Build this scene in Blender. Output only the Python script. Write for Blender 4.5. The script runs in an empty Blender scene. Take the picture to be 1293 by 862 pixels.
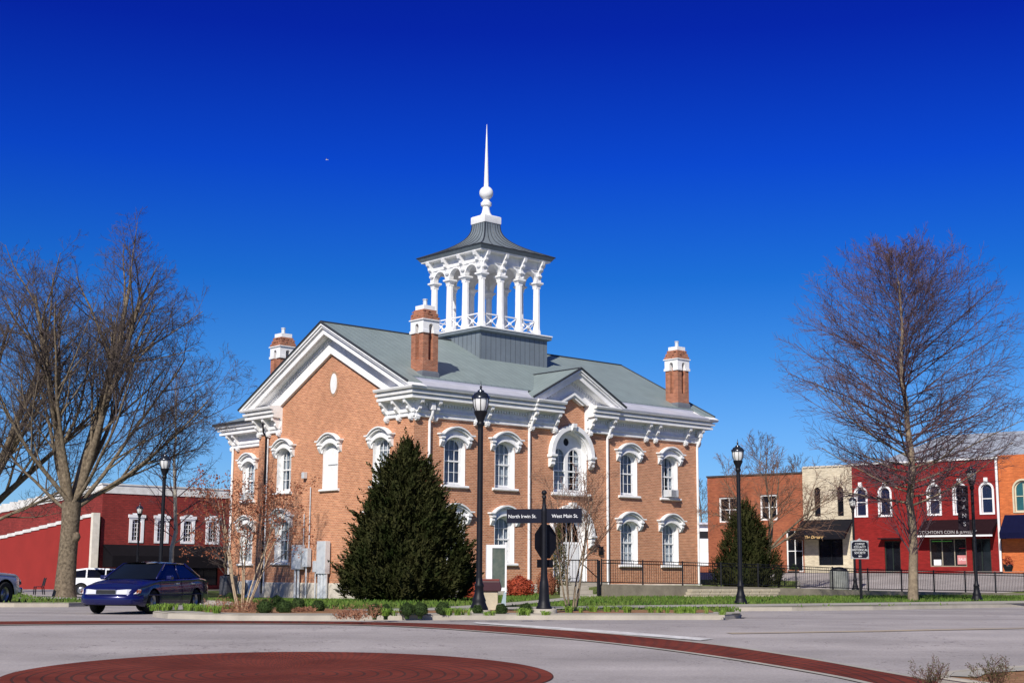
import bpy, bmesh, math, random
from mathutils import Vector, Matrix
from mathutils.geometry import tessellate_polygon
R = math.radians
scene = bpy.context.scene
col = scene.collection

# ------------------------------------------------------------------ camera
EYE = 1.5
cam_d = bpy.data.cameras.new('camera')
cam = bpy.data.objects.new('camera', cam_d)
col.objects.link(cam)
scene.camera = cam
cam_d.sensor_width = 36.0
cam_d.lens = 36.0 * 1800 / 1293
cam_d.clip_start = 0.1
cam_d.clip_end = 8000
pit, rol = 0.1622, -0.0054
Fw = Vector((0, math.cos(pit), math.sin(pit)))
Xr = Vector((1, 0, 0))
Up = Vector((0, -math.sin(pit), math.cos(pit)))
rt = Xr * math.cos(rol) - Up * math.sin(rol)
up = Xr * math.sin(rol) + Up * math.cos(rol)
m = Matrix((rt, up, -Fw)).transposed().to_4x4()
m.translation = Vector((0, 0, EYE))
cam.matrix_world = m
scene.render.resolution_x = 1024
scene.render.resolution_y = 682

# ------------------------------------------------------------------ world and sun
SUN_EL = R(36)
SUN_DIR = Vector((-0.30 * math.cos(SUN_EL), -0.954 * math.cos(SUN_EL), math.sin(SUN_EL))).normalized()
w = bpy.data.worlds.new('World')
scene.world = w
w.use_nodes = True
nt = w.node_tree
nt.nodes.clear()
sky = nt.nodes.new('ShaderNodeTexSky')
sky.sky_type = 'NISHITA'
sky.sun_disc = False
sky.sun_elevation = SUN_EL
sky.sun_rotation = math.atan2(SUN_DIR.x, SUN_DIR.y)
sky.altitude = 300
sky.air_density = 1.0
sky.dust_density = 0.2
sky.ozone_density = 4.0
tc = nt.nodes.new('ShaderNodeTexCoord')
sx = nt.nodes.new('ShaderNodeSeparateXYZ')
nt.links.new(tc.outputs['Generated'], sx.inputs[0])
ramp = nt.nodes.new('ShaderNodeValToRGB')
mr = nt.nodes.new('ShaderNodeMapRange')
mr.inputs[1].default_value = 0.0
mr.inputs[2].default_value = 0.6
nt.links.new(sx.outputs[2], mr.inputs[0])
nt.links.new(mr.outputs[0], ramp.inputs[0])
SKYR = [(0.0, (0.5586, 0.7714, 1.0906)), (0.1, (0.399, 0.665, 1.064)), (0.168, (0.3125, 0.6118, 1.0374)), (0.25, (0.1596, 0.5054, 0.9842)), (0.338, (0.0532, 0.3724, 0.9576)), (0.466, (0.0195, 0.2012, 1.0789)), (0.61, (0.0133, 0.0811, 0.864)), (0.78, (0.0106, 0.0519, 0.6703)), (1.0, (0.52, 0.62, 0.82))]
cr = ramp.color_ramp
while len(cr.elements) < len(SKYR):
    cr.elements.new(0.5)
for e, (p_, c_) in zip(cr.elements, SKYR):
    e.position = p_
    e.color = (c_[0], c_[1], c_[2], 1)
mx = nt.nodes.new('ShaderNodeMix')
mx.data_type = 'RGBA'
mx.blend_type = 'MULTIPLY'
mx.inputs[0].default_value = 1.0
nt.links.new(sky.outputs[0], mx.inputs[6])
nt.links.new(ramp.outputs[0], mx.inputs[7])
bg = nt.nodes.new('ShaderNodeBackground')
bg.inputs[1].default_value = 0.09
nt.links.new(mx.outputs[2], bg.inputs[0])
wo = nt.nodes.new('ShaderNodeOutputWorld')
nt.links.new(bg.outputs[0], wo.inputs[0])
sl = bpy.data.lights.new('sun', 'SUN')
sl.energy = 5.0
sl.angle = R(0.5)
sl.color = (1.0, 0.945, 0.85)
so = bpy.data.objects.new('sun', sl)
so.rotation_euler = SUN_DIR.to_track_quat('Z', 'Y').to_euler()
so.location = (0, 0, 60)
col.objects.link(so)
scene.view_settings.view_transform = 'Standard'
scene.view_settings.look = 'None'
scene.view_settings.exposure = 0.15
scene.view_settings.gamma = 1.0

# ------------------------------------------------------------------ frames of reference
YAW = 0.7332
CX, CY = -5.425, 78.987
U = Vector((math.cos(YAW), math.sin(YAW), 0))
V = Vector((-math.sin(YAW), math.cos(YAW), 0))

def ray(px, py):
    a, b = px - 646.5, 431 - py
    D = Fw * 1800 + rt * a + up * b
    return D / D.y

def ss(a, b, x):
    t = min(max((x - a) / (b - a), 0), 1)
    return t * t * (3 - 2 * t)

def G(x, y):
    """height of the road-level terrain"""
    z = .38 * ss(19, 35, y)
    z -= .45 * ss(50, 85, y) * ss(3, -6, x) * ss(-26, -16, x)
    z -= .5 * ss(95, 130, y) * ss(0, -20, x)
    q = (x - 4.6) * -.537 + (y - 68) * .843
    z += ss(2, 6, x) * ss(-.1, 1.0, q) * .40 * (1 - .75 * ss(12, 28, x))
    r = (x - 34) * .631 + (y - 100) * .775
    k = ss(-14, -2, r) * ss(6, 14, x)
    return z * (1 - k) + 1.8 * k

def at(px, Y, z=None, off=.13):
    """ground point seen in column px at distance Y"""
    D = ray(px, 740) * Y
    return Vector((D.x, Y, (G(D.x, Y) + off) if z is None else z))

# ------------------------------------------------------------------ materials
MATS = {}

def mat(name, color, rough=.7, metal=0.0, var=0.12, vscale=3.0, bump=0.0, bscale=30.0, spec=0.2, color2=None, coord='Object', coat=0.0):
    if name in MATS:
        return MATS[name]
    m = bpy.data.materials.new(name)
    m.use_nodes = True
    nt = m.node_tree
    b = nt.nodes['Principled BSDF']
    b.inputs['Roughness'].default_value = rough
    b.inputs['Metallic'].default_value = metal
    b.inputs['Specular IOR Level'].default_value = spec
    if coat:
        b.inputs['Coat Weight'].default_value = coat
        b.inputs['Coat Roughness'].default_value = .05
    c = Vector(color)
    c2 = Vector(color2) if color2 else c * (1 + var)
    c1 = c if color2 else c * (1 - var)
    t = nt.nodes.new('ShaderNodeTexCoord')
    n = nt.nodes.new('ShaderNodeTexNoise')
    n.inputs['Scale'].default_value = vscale
    n.inputs['Detail'].default_value = 6
    n.inputs['Roughness'].default_value = .65
    nt.links.new(t.outputs[coord], n.inputs['Vector'])
    r = nt.nodes.new('ShaderNodeValToRGB')
    r.color_ramp.elements[0].position = .32
    r.color_ramp.elements[1].position = .68
    r.color_ramp.elements[0].color = (*c1, 1)
    r.color_ramp.elements[1].color = (*c2, 1)
    nt.links.new(n.outputs['Fac'], r.inputs[0])
    nt.links.new(r.outputs[0], b.inputs['Base Color'])
    if bump:
        n2 = nt.nodes.new('ShaderNodeTexNoise')
        n2.inputs['Scale'].default_value = bscale
        n2.inputs['Detail'].default_value = 4
        nt.links.new(t.outputs[coord], n2.inputs['Vector'])
        bp = nt.nodes.new('ShaderNodeBump')
        bp.inputs['Strength'].default_value = bump
        bp.inputs['Distance'].default_value = .02
        nt.links.new(n2.outputs['Fac'], bp.inputs['Height'])
        nt.links.new(bp.outputs[0], b.inputs['Normal'])
    MATS[name] = m
    return m

def brick_mat(name, c1, c2, mortar, bw=.21, rh=.072, ms=.009, floor=False, stain=.25, big=.5, rough=.85, patch=None):
    if name in MATS:
        return MATS[name]
    m = bpy.data.materials.new(name)
    m.use_nodes = True
    nt = m.node_tree
    L = nt.links.new
    b = nt.nodes['Principled BSDF']
    b.inputs['Roughness'].default_value = rough
    b.inputs['Specular IOR Level'].default_value = .25
    t = nt.nodes.new('ShaderNodeTexCoord')
    s = nt.nodes.new('ShaderNodeSeparateXYZ')
    L(t.outputs['Object'], s.inputs[0])
    cb = nt.nodes.new('ShaderNodeCombineXYZ')
    if floor:
        L(s.outputs[0], cb.inputs[0])
        L(s.outputs[1], cb.inputs[1])
    else:
        ad = nt.nodes.new('ShaderNodeMath')
        L(s.outputs[0], ad.inputs[0])
        L(s.outputs[1], ad.inputs[1])
        L(ad.outputs[0], cb.inputs[0])
        L(s.outputs[2], cb.inputs[1])
    br = nt.nodes.new('ShaderNodeTexBrick')
    br.inputs['Scale'].default_value = 1
    br.inputs['Brick Width'].default_value = bw
    br.inputs['Row Height'].default_value = rh
    br.inputs['Mortar Size'].default_value = ms
    br.inputs['Mortar Smooth'].default_value = .3
    br.inputs['Bias'].default_value = 0
    br.inputs['Color1'].default_value = (*c1, 1)
    br.inputs['Color2'].default_value = (*c2, 1)
    br.inputs['Mortar'].default_value = (*mortar, 1)
    L(cb.outputs[0], br.inputs['Vector'])
    # weathering
    n = nt.nodes.new('ShaderNodeTexNoise')
    n.inputs['Scale'].default_value = big
    n.inputs['Detail'].default_value = 8
    n.inputs['Roughness'].default_value = .7
    L(t.outputs['Object'], n.inputs['Vector'])
    r = nt.nodes.new('ShaderNodeMapRange')
    r.inputs[1].default_value = .3
    r.inputs[2].default_value = .7
    r.inputs[3].default_value = 1 - stain
    r.inputs[4].default_value = 1 + stain
    L(n.outputs['Fac'], r.inputs[0])
    mm = nt.nodes.new('ShaderNodeVectorMath')
    mm.operation = 'SCALE'
    L(br.outputs['Color'], mm.inputs[0])
    L(r.outputs[0], mm.inputs['Scale'])
    out = mm.outputs[0]
    # single odd bricks
    n3 = nt.nodes.new('ShaderNodeTexNoise')
    n3.inputs['Scale'].default_value = 1
    n3.inputs['Detail'].default_value = 3
    mp3 = nt.nodes.new('ShaderNodeMapping')
    mp3.inputs['Scale'].default_value = (2.2, 9.0, 1)
    L(cb.outputs[0], mp3.inputs[0])
    L(mp3.outputs[0], n3.inputs['Vector'])
    r3 = nt.nodes.new('ShaderNodeMapRange')
    r3.inputs[1].default_value = .35
    r3.inputs[2].default_value = .65
    r3.inputs[3].default_value = .86
    r3.inputs[4].default_value = 1.14
    L(n3.outputs['Fac'], r3.inputs[0])
    m3 = nt.nodes.new('ShaderNodeVectorMath')
    m3.operation = 'SCALE'
    L(out, m3.inputs[0])
    L(r3.outputs[0], m3.inputs['Scale'])
    out = m3.outputs[0]
    if patch:
        n4 = nt.nodes.new('ShaderNodeTexNoise')
        n4.inputs['Scale'].default_value = .8
        n4.inputs['Detail'].default_value = 5
        L(t.outputs['Object'], n4.inputs['Vector'])
        r4 = nt.nodes.new('ShaderNodeMapRange')
        r4.inputs[1].default_value = .56
        r4.inputs[2].default_value = .66
        L(n4.outputs['Fac'], r4.inputs[0])
        x4 = nt.nodes.new('ShaderNodeMix')
        x4.data_type = 'RGBA'
        L(r4.outputs[0], x4.inputs[0])
        L(out, x4.inputs[6])
        x4.inputs[7].default_value = (*patch, 1)
        out = x4.outputs[2]
    L(out, b.inputs['Base Color'])
    bp = nt.nodes.new('ShaderNodeBump')
    bp.inputs['Strength'].default_value = .5
    bp.inputs['Distance'].default_value = .01
    bp.invert = True
    L(br.outputs['Fac'], bp.inputs['Height'])
    L(bp.outputs[0], b.inputs['Normal'])
    MATS[name] = m
    return m

def seam_mat(name, color, pitch=.45, axis=0, metal=.3, rough=.45, dark=.55):
    m = mat(name, color, rough, metal, var=.10, vscale=.9)
    nt = m.node_tree
    L = nt.links.new
    b = nt.nodes['Principled BSDF']
    base = b.inputs['Base Color'].links[0].from_socket
    t = nt.nodes.new('ShaderNodeTexCoord')
    s = nt.nodes.new('ShaderNodeSeparateXYZ')
    L(t.outputs['Object'], s.inputs[0])
    if axis == 2:
        a = nt.nodes.new('ShaderNodeMath')
        L(s.outputs[0], a.inputs[0])
        L(s.outputs[1], a.inputs[1])
        src = a.outputs[0]
    else:
        src = s.outputs[axis]
    d = nt.nodes.new('ShaderNodeMath'); d.operation = 'DIVIDE'; d.inputs[1].default_value = pitch
    L(src, d.inputs[0])
    f = nt.nodes.new('ShaderNodeMath'); f.operation = 'FRACT'
    L(d.outputs[0], f.inputs[0])
    lt = nt.nodes.new('ShaderNodeMath'); lt.operation = 'LESS_THAN'; lt.inputs[1].default_value = .09
    L(f.outputs[0], lt.inputs[0])
    x = nt.nodes.new('ShaderNodeMix'); x.data_type = 'RGBA'
    L(lt.outputs[0], x.inputs[0])
    L(base, x.inputs[6])
    x.inputs[7].default_value = (color[0] * dark, color[1] * dark, color[2] * dark, 1)
    L(x.outputs[2], b.inputs['Base Color'])
    bp = nt.nodes.new('ShaderNodeBump')
    bp.inputs['Strength'].default_value = 1
    bp.inputs['Distance'].default_value = .03
    L(lt.outputs[0], bp.inputs['Height'])
    L(bp.outputs[0], b.inputs['Normal'])
    return m

def glass_mat(name, tint=(.6, .7, .8), refl=.25):
    if name in MATS:
        return MATS[name]
    m = bpy.data.materials.new(name)
    m.use_nodes = True
    nt = m.node_tree
    nt.nodes.clear()
    o = nt.nodes.new('ShaderNodeOutputMaterial')
    tr = nt.nodes.new('ShaderNodeBsdfTransparent')
    tr.inputs[0].default_value = (*tint, 1)
    gl = nt.nodes.new('ShaderNodeBsdfGlossy')
    gl.inputs['Roughness'].default_value = .03
    ns = nt.nodes.new('ShaderNodeTexNoise')
    ns.inputs['Scale'].default_value = 1.3
    tc_ = nt.nodes.new('ShaderNodeTexCoord')
    nt.links.new(tc_.outputs['Object'], ns.inputs['Vector'])
    bp = nt.nodes.new('ShaderNodeBump')
    bp.inputs['Strength'].default_value = .15
    nt.links.new(ns.outputs['Fac'], bp.inputs['Height'])
    nt.links.new(bp.outputs[0], gl.inputs['Normal'])
    fr = nt.nodes.new('ShaderNodeLayerWeight')
    fr.inputs[0].default_value = refl
    mx = nt.nodes.new('ShaderNodeMixShader')
    nt.links.new(fr.outputs['Fresnel'], mx.inputs[0])
    nt.links.new(tr.outputs[0], mx.inputs[1])
    nt.links.new(gl.outputs[0], mx.inputs[2])
    nt.links.new(mx.outputs[0], o.inputs[0])
    MATS[name] = m
    return m

def paver_mat(name, cx, cy):
    """clay pavers laid in rings round (cx, cy)"""
    m = bpy.data.materials.new(name)
    m.use_nodes = True
    nt = m.node_tree
    L = nt.links.new
    b = nt.nodes['Principled BSDF']
    b.inputs['Roughness'].default_value = .85
    b.inputs['Specular IOR Level'].default_value = .04
    t = nt.nodes.new('ShaderNodeTexCoord')
    s = nt.nodes.new('ShaderNodeVectorMath'); s.operation = 'SUBTRACT'; s.inputs[1].default_value = (cx, cy, 0)
    L(t.outputs['Object'], s.inputs[0])
    sp = nt.nodes.new('ShaderNodeSeparateXYZ')
    L(s.outputs[0], sp.inputs[0])
    at_ = nt.nodes.new('ShaderNodeMath'); at_.operation = 'ARCTAN2'
    L(sp.outputs[1], at_.inputs[0]); L(sp.outputs[0], at_.inputs[1])
    mu = nt.nodes.new('ShaderNodeMath'); mu.operation = 'MULTIPLY'; mu.inputs[1].default_value = 7.0
    L(at_.outputs[0], mu.inputs[0])
    ln = nt.nodes.new('ShaderNodeVectorMath'); ln.operation = 'LENGTH'
    sc = nt.nodes.new('ShaderNodeVectorMath'); sc.operation = 'MULTIPLY'; sc.inputs[1].default_value = (1, 1, 0)
    L(s.outputs[0], sc.inputs[0]); L(sc.outputs[0], ln.inputs[0])
    cb = nt.nodes.new('ShaderNodeCombineXYZ')
    L(mu.outputs[0], cb.inputs[0]); L(ln.outputs['Value'], cb.inputs[1])
    br = nt.nodes.new('ShaderNodeTexBrick')
    for k, v in (('Scale', 1), ('Brick Width', .24), ('Row Height', .2), ('Mortar Size', .022), ('Mortar Smooth', .3), ('Bias', 0)):
        br.inputs[k].default_value = v
    br.inputs['Color1'].default_value = (.185, .040, .026, 1)
    br.inputs['Color2'].default_value = (.140, .034, .024, 1)
    br.inputs['Mortar'].default_value = (.075, .032, .026, 1)
    L(cb.outputs[0], br.inputs['Vector'])
    n = nt.nodes.new('ShaderNodeTexNoise')
    n.inputs['Scale'].default_value = .7
    n.inputs['Detail'].default_value = 8
    L(t.outputs['Object'], n.inputs['Vector'])
    r = nt.nodes.new('ShaderNodeMapRange')
    r.inputs[1].default_value = .3; r.inputs[2].default_value = .7
    r.inputs[3].default_value = .78; r.inputs[4].default_value = 1.25
    L(n.outputs['Fac'], r.inputs[0])
    mm = nt.nodes.new('ShaderNodeVectorMath'); mm.operation = 'SCALE'
    L(br.outputs['Color'], mm.inputs[0]); L(r.outputs[0], mm.inputs['Scale'])
    L(mm.outputs[0], b.inputs['Base Color'])
    bp = nt.nodes.new('ShaderNodeBump'); bp.invert = True
    bp.inputs['Strength'].default_value = .5; bp.inputs['Distance'].default_value = .01
    L(br.outputs['Fac'], bp.inputs['Height']); L(bp.outputs[0], b.inputs['Normal'])
    return m

def asphalt_mat():
    m = bpy.data.materials.new('asphalt')
    m.use_nodes = True
    nt = m.node_tree
    L = nt.links.new
    b = nt.nodes['Principled BSDF']
    b.inputs['Roughness'].default_value = .9
    b.inputs['Specular IOR Level'].default_value = .25
    t = nt.nodes.new('ShaderNodeTexCoord')
    mp = nt.nodes.new('ShaderNodeMapping')
    mp.inputs['Rotation'].default_value = (0, 0, R(-20))
    mp.inputs['Scale'].default_value = (.06, .5, 1)
    L(t.outputs['Object'], mp.inputs[0])
    n1 = nt.nodes.new('ShaderNodeTexNoise'); n1.inputs['Scale'].default_value = 1; n1.inputs['Detail'].default_value = 5
    L(mp.outputs[0], n1.inputs['Vector'])
    n2 = nt.nodes.new('ShaderNodeTexNoise'); n2.inputs['Scale'].default_value = 22; n2.inputs['Detail'].default_value = 3; n2.inputs['Roughness'].default_value = .8
    L(t.outputs['Object'], n2.inputs['Vector'])
    n3 = nt.nodes.new('ShaderNodeTexNoise'); n3.inputs['Scale'].default_value = .5; n3.inputs['Detail'].default_value = 8
    L(t.outputs['Object'], n3.inputs['Vector'])
    def rng(n, a, b_):
        r = nt.nodes.new('ShaderNodeMapRange')
        r.inputs[1].default_value = .35; r.inputs[2].default_value = .65
        r.inputs[3].default_value = a; r.inputs[4].default_value = b_
        L(n.outputs['Fac'], r.inputs[0])
        return r.outputs[0]
    a1 = nt.nodes.new('ShaderNodeMath'); a1.operation = 'MULTIPLY'
    L(rng(n1, .84, 1.1), a1.inputs[0]); L(rng(n2, .84, 1.16), a1.inputs[1])
    a2 = nt.nodes.new('ShaderNodeMath'); a2.operation = 'MULTIPLY'
    L(a1.outputs[0], a2.inputs[0]); L(rng(n3, .9, 1.1), a2.inputs[1])
    # worn cracks
    vo = nt.nodes.new('ShaderNodeTexVoronoi'); vo.feature = 'DISTANCE_TO_EDGE'; vo.inputs['Scale'].default_value = .16
    n4 = nt.nodes.new('ShaderNodeTexNoise'); n4.inputs['Scale'].default_value = .8; n4.inputs['Detail'].default_value = 6
    L(t.outputs['Object'], n4.inputs['Vector'])
    mxv = nt.nodes.new('ShaderNodeMix'); mxv.data_type = 'VECTOR'; mxv.inputs[0].default_value = .35
    sc4 = nt.nodes.new('ShaderNodeVectorMath'); sc4.operation = 'SCALE'; sc4.inputs['Scale'].default_value = 9
    L(n4.outputs['Color'], sc4.inputs[0])
    ad4 = nt.nodes.new('ShaderNodeVectorMath')
    L(t.outputs['Object'], ad4.inputs[0]); L(sc4.outputs[0], ad4.inputs[1])
    L(ad4.outputs[0], vo.inputs['Vector'])
    lt = nt.nodes.new('ShaderNodeMath'); lt.operation = 'LESS_THAN'; lt.inputs[1].default_value = .0045
    L(vo.outputs['Distance'], lt.inputs[0])
    cm = nt.nodes.new('ShaderNodeVectorMath'); cm.operation = 'SCALE'
    cm.inputs[0].default_value = (.345, .310, .300)
    L(a2.outputs[0], cm.inputs['Scale'])
    mc = nt.nodes.new('ShaderNodeMix'); mc.data_type = 'RGBA'
    L(lt.outputs[0], mc.inputs[0]); L(cm.outputs[0], mc.inputs[6])
    mc.inputs[7].default_value = (.19, .165, .165, 1)
    L(mc.outputs[2], b.inputs['Base Color'])
    bp = nt.nodes.new('ShaderNodeBump'); bp.inputs['Strength'].default_value = .5; bp.inputs['Distance'].default_value = .01
    L(n2.outputs['Fac'], bp.inputs['Height']); L(bp.outputs[0], b.inputs['Normal'])
    return m

M = {}
M['brick'] = brick_mat('orange_brick', (.55, .236, .120), (.43, .165, .084), (.58, .38, .26), bw=.24, rh=.10, ms=.014, stain=.15, big=.30)
M['brickR'] = brick_mat('chimney_brick', (.40, .135, .07), (.28, .09, .05), (.34, .25, .18), stain=.25, big=1.5)
M['white'] = mat('white_paint', (.70, .69, .68), .6, vscale=2.2, color2=(.83, .83, .83), bump=.15, bscale=9)
M['stone'] = mat('pale_stone', (.52, .47, .40), .85, var=.2, vscale=2.5, bump=.4, bscale=12)
M['roof'] = seam_mat('grey_seam_roof', (.235, .285, .28), .5, 0, metal=.1, rough=.5, dark=.75)
M['roofy'] = seam_mat('grey_seam_roof_cross', (.235, .285, .28), .5, 1, metal=.1, rough=.5, dark=.75)
M['roofv'] = seam_mat('grey_seam_wall', (.17, .20, .225), .42, 2, metal=.1, rough=.5, dark=.5)
M['gutter'] = mat('pale_metal', (.50, .50, .56), .5, .1, var=.08, vscale=1)
M['dark'] = mat('dark_interior', (.025, .027, .03), .9)
M['glass'] = glass_mat('window_glass', (.72, .76, .80), .12)
M['shade'] = mat('pale_curtain', (.52, .54, .56), .9, var=.18, vscale=5)
M['black'] = mat('black_paint', (.007, .007, .011), .6, var=.2, vscale=4, spec=.15)
M['iron'] = mat('black_iron', (.007, .007, .010), .5, var=.25, vscale=6, spec=.25)
M['conc'] = mat('concrete', (.40, .36, .30), .9, var=.14, vscale=1.2, bump=.3, bscale=30)
M['walk'] = mat('sidewalk_concrete', (.36, .335, .29), .9, var=.12, vscale=.8, bump=.3, bscale=30)
M['mulch'] = mat('mulch', (.16, .075, .035), .95, vscale=6, color2=(.36, .20, .10), bump=.8, bscale=25)
M['grass'] = mat('lawn_grass', (.045, .085, .014), .95, vscale=.9, color2=(.15, .17, .045), bump=.8, bscale=40)
M['dirt'] = mat('far_ground', (.10, .11, .05), .95, vscale=.05, color2=(.16, .14, .08))
M['blade'] = mat('grass_blade', (.045, .115, .012), .8, vscale=.9, color2=(.13, .17, .035))
M['line'] = mat('road_paint', (.74, .72, .70), .8, vscale=4, color2=(.42, .40, .39))
M['yline'] = mat('worn_yellow_paint', (.42, .33, .22), .85, vscale=.7, color2=(.33, .29, .27))
M['bark'] = mat('grey_bark', (.062, .046, .032), .95, vscale=7, color2=(.24, .19, .13), bump=1, bscale=14)
M['bark2'] = mat('tan_bark', (.13, .098, .070), .95, vscale=5, color2=(.30, .235, .16), bump=1, bscale=14)
M['twigP'] = mat('purple_twig', (.070, .044, .058), .9, vscale=2, color2=(.135, .085, .088))
M['twigG'] = mat('grey_twig', (.045, .035, .034), .9, vscale=2, color2=(.115, .088, .078))
M['juni'] = mat('juniper_foliage', (.012, .020, .006), .95, vscale=1.2, color2=(.052, .050, .020), spec=0)
M['box'] = mat('boxwood_leaf', (.014, .030, .008), .8, vscale=9, color2=(.042, .070, .016))
M['lily'] = mat('daylily_leaf', (.10, .20, .02), .6, vscale=5, color2=(.24, .34, .06))
M['redleaf'] = mat('red_leaf', (.20, .030, .015), .7, vscale=5, color2=(.38, .07, .03))
M['pod'] = mat('brown_seed_pod', (.16, .050, .026), .9, vscale=5, color2=(.27, .10, .052))
M['elec'] = mat('grey_metal_box', (.60, .62, .64), .45, .2, var=.08)
M['lens'] = mat('frosted_lamp_glass', (.62, .62, .60), .25, var=.1, spec=.7)

# ------------------------------------------------------------------ mesh builder
class MB:
    def __init__(s):
        s.v = []
        s.f = []
    def add(s, vs, fs):
        o = len(s.v)
        s.v += [tuple(p) for p in vs]
        s.f += [tuple(i + o for i in f) for f in fs]
    def box(s, x0, x1, y0, y1, z0, z1):
        s.add([(x0, y0, z0), (x1, y0, z0), (x1, y1, z0), (x0, y1, z0), (x0, y0, z1), (x1, y0, z1), (x1, y1, z1), (x0, y1, z1)],
              [(0, 3, 2, 1), (4, 5, 6, 7), (0, 1, 5, 4), (1, 2, 6, 5), (2, 3, 7, 6), (3, 0, 4, 7)])
        return s
    def prism(s, poly, f0, f1):
        """poly: 2D points; f0/f1 map a 2D point to 3D on each end"""
        n = len(poly)
        vs = [f0(p) for p in poly] + [f1(p) for p in poly]
        s.add(vs, [tuple(range(n)), tuple(range(2 * n - 1, n - 1, -1))] + [(i, i + n, (i + 1) % n + n, (i + 1) % n) for i in range(n)])
        return s
    def tube(s, pts, rad, n=6, cap=True):
        pts = [Vector(p) for p in pts]
        if not hasattr(rad, '__len__'):
            rad = [rad] * len(pts)
        vs = []
        prev = None
        for i, p in enumerate(pts):
            d = (pts[min(i + 1, len(pts) - 1)] - pts[max(i - 1, 0)])
            d = d.normalized() if d.length > 1e-9 else Vector((0, 0, 1))
            if prev is None:
                a = d.cross(Vector((0, 0, 1)))
                if a.length < .05:
                    a = d.cross(Vector((1, 0, 0)))
                a.normalize()
            else:
                a = prev - d * prev.dot(d)
                a = a.normalized() if a.length > 1e-6 else d.orthogonal().normalized()
            prev = a
            b = d.cross(a)
            for k in range(n):
                t = 2 * math.pi * k / n
                vs.append(p + (a * math.cos(t) + b * math.sin(t)) * rad[i])
        fs = []
        for i in range(len(pts) - 1):
            for k in range(n):
                k2 = (k + 1) % n
                fs.append((i * n + k, i * n + k2, (i + 1) * n + k2, (i + 1) * n + k))
        if cap and n > 3:
            fs.append(tuple(range(n - 1, -1, -1)))
            fs.append(tuple((len(pts) - 1) * n + k for k in range(n)))
        s.add(vs, fs)
        return s
    def lathe(s, prof, n=16, c=(0, 0, 0), sq=False, rot=0.0):
        vs = []
        for r, z in prof:
            for k in range(n):
                t = 2 * math.pi * k / n + rot
                vs.append((c[0] + r * math.cos(t), c[1] + r * math.sin(t), c[2] + z))
        fs = []
        for i in range(len(prof) - 1):
            for k in range(n):
                k2 = (k + 1) % n
                fs.append((i * n + k, i * n + k2, (i + 1) * n + k2, (i + 1) * n + k))
        fs.append(tuple(range(n - 1, -1, -1)))
        fs.append(tuple((len(prof) - 1) * n + k for k in range(n)))
        s.add(vs, fs)
        return s
    def holes(s, outer, holes, fn):
        """flat polygon with holes; fn maps (a, z) to 3D"""
        loops = [[Vector((p[0], p[1], 0)) for p in lp] for lp in [outer] + holes]
        tri = tessellate_polygon(loops)
        flat = [p for lp in loops for p in lp]
        s.add([fn(p) for p in flat], [tuple(t) for t in tri])
        return s
    def build(s, name, material, parent=None, smooth=False, bevel=0.0, recalc=True):
        me = bpy.data.meshes.new(name)
        me.from_pydata(s.v, [], s.f)
        if recalc:
            bm = bmesh.new()
            bm.from_mesh(me)
            bmesh.ops.recalc_face_normals(bm, faces=bm.faces)
            bm.to_mesh(me)
            bm.free()
        me.materials.append(material)
        if smooth:
            me.polygons.foreach_set('use_smooth', [True] * len(me.polygons))
            if smooth == 'auto':
                me.set_sharp_from_angle(angle=R(38))
        me.update()
        o = bpy.data.objects.new(name, me)
        col.objects.link(o)
        if parent is not None:
            o.parent = parent
        if bevel:
            bv = o.modifiers.new('bevel', 'BEVEL')
            bv.width = bevel
            bv.segments = 2
            bv.limit_method = 'ANGLE'
        return o

def tag(o, label=None, cat=None, group=None, kind=None):
    if label: o['label'] = label
    if cat: o['category'] = cat
    if group: o['group'] = group
    if kind: o['kind'] = kind
    return o

def thing(name, label, cat, loc=(0, 0, 0), rz=0.0, group=None):
    o = bpy.data.objects.new(name, None)
    o.empty_display_size = .3
    o.location = loc
    o.rotation_euler = (0, 0, rz)
    col.objects.link(o)
    return tag(o, label, cat, group)

def copy_tree(o, parent=None):
    c = o.copy()
    col.objects.link(c)
    c.parent = parent
    for ch in list(o.children):
        copy_tree(ch, c)
    return c

def text_mesh(name, body, size, m, parent, loc, rot, extrude=.004, bold=0.0, align='CENTER', spacing=1.0, shear=0.0):
    cu = bpy.data.curves.new(name, 'FONT')
    cu.body = body
    cu.size = size
    cu.extrude = extrude
    cu.offset = bold
    cu.align_x = align
    cu.align_y = 'CENTER'
    cu.space_character = spacing
    cu.space_line = 1.0
    cu.shear = shear
    t = bpy.data.objects.new(name + '_tmp', cu)
    col.objects.link(t)
    bpy.context.view_layer.update()
    dg = bpy.context.evaluated_depsgraph_get()
    me = bpy.data.meshes.new_from_object(t.evaluated_get(dg))
    bpy.data.objects.remove(t)
    me.name = name
    me.materials.clear()
    me.materials.append(m)
    o = bpy.data.objects.new(name, me)
    col.objects.link(o)
    o.parent = parent
    o.location = loc
    o.rotation_euler = rot
    return o

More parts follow.
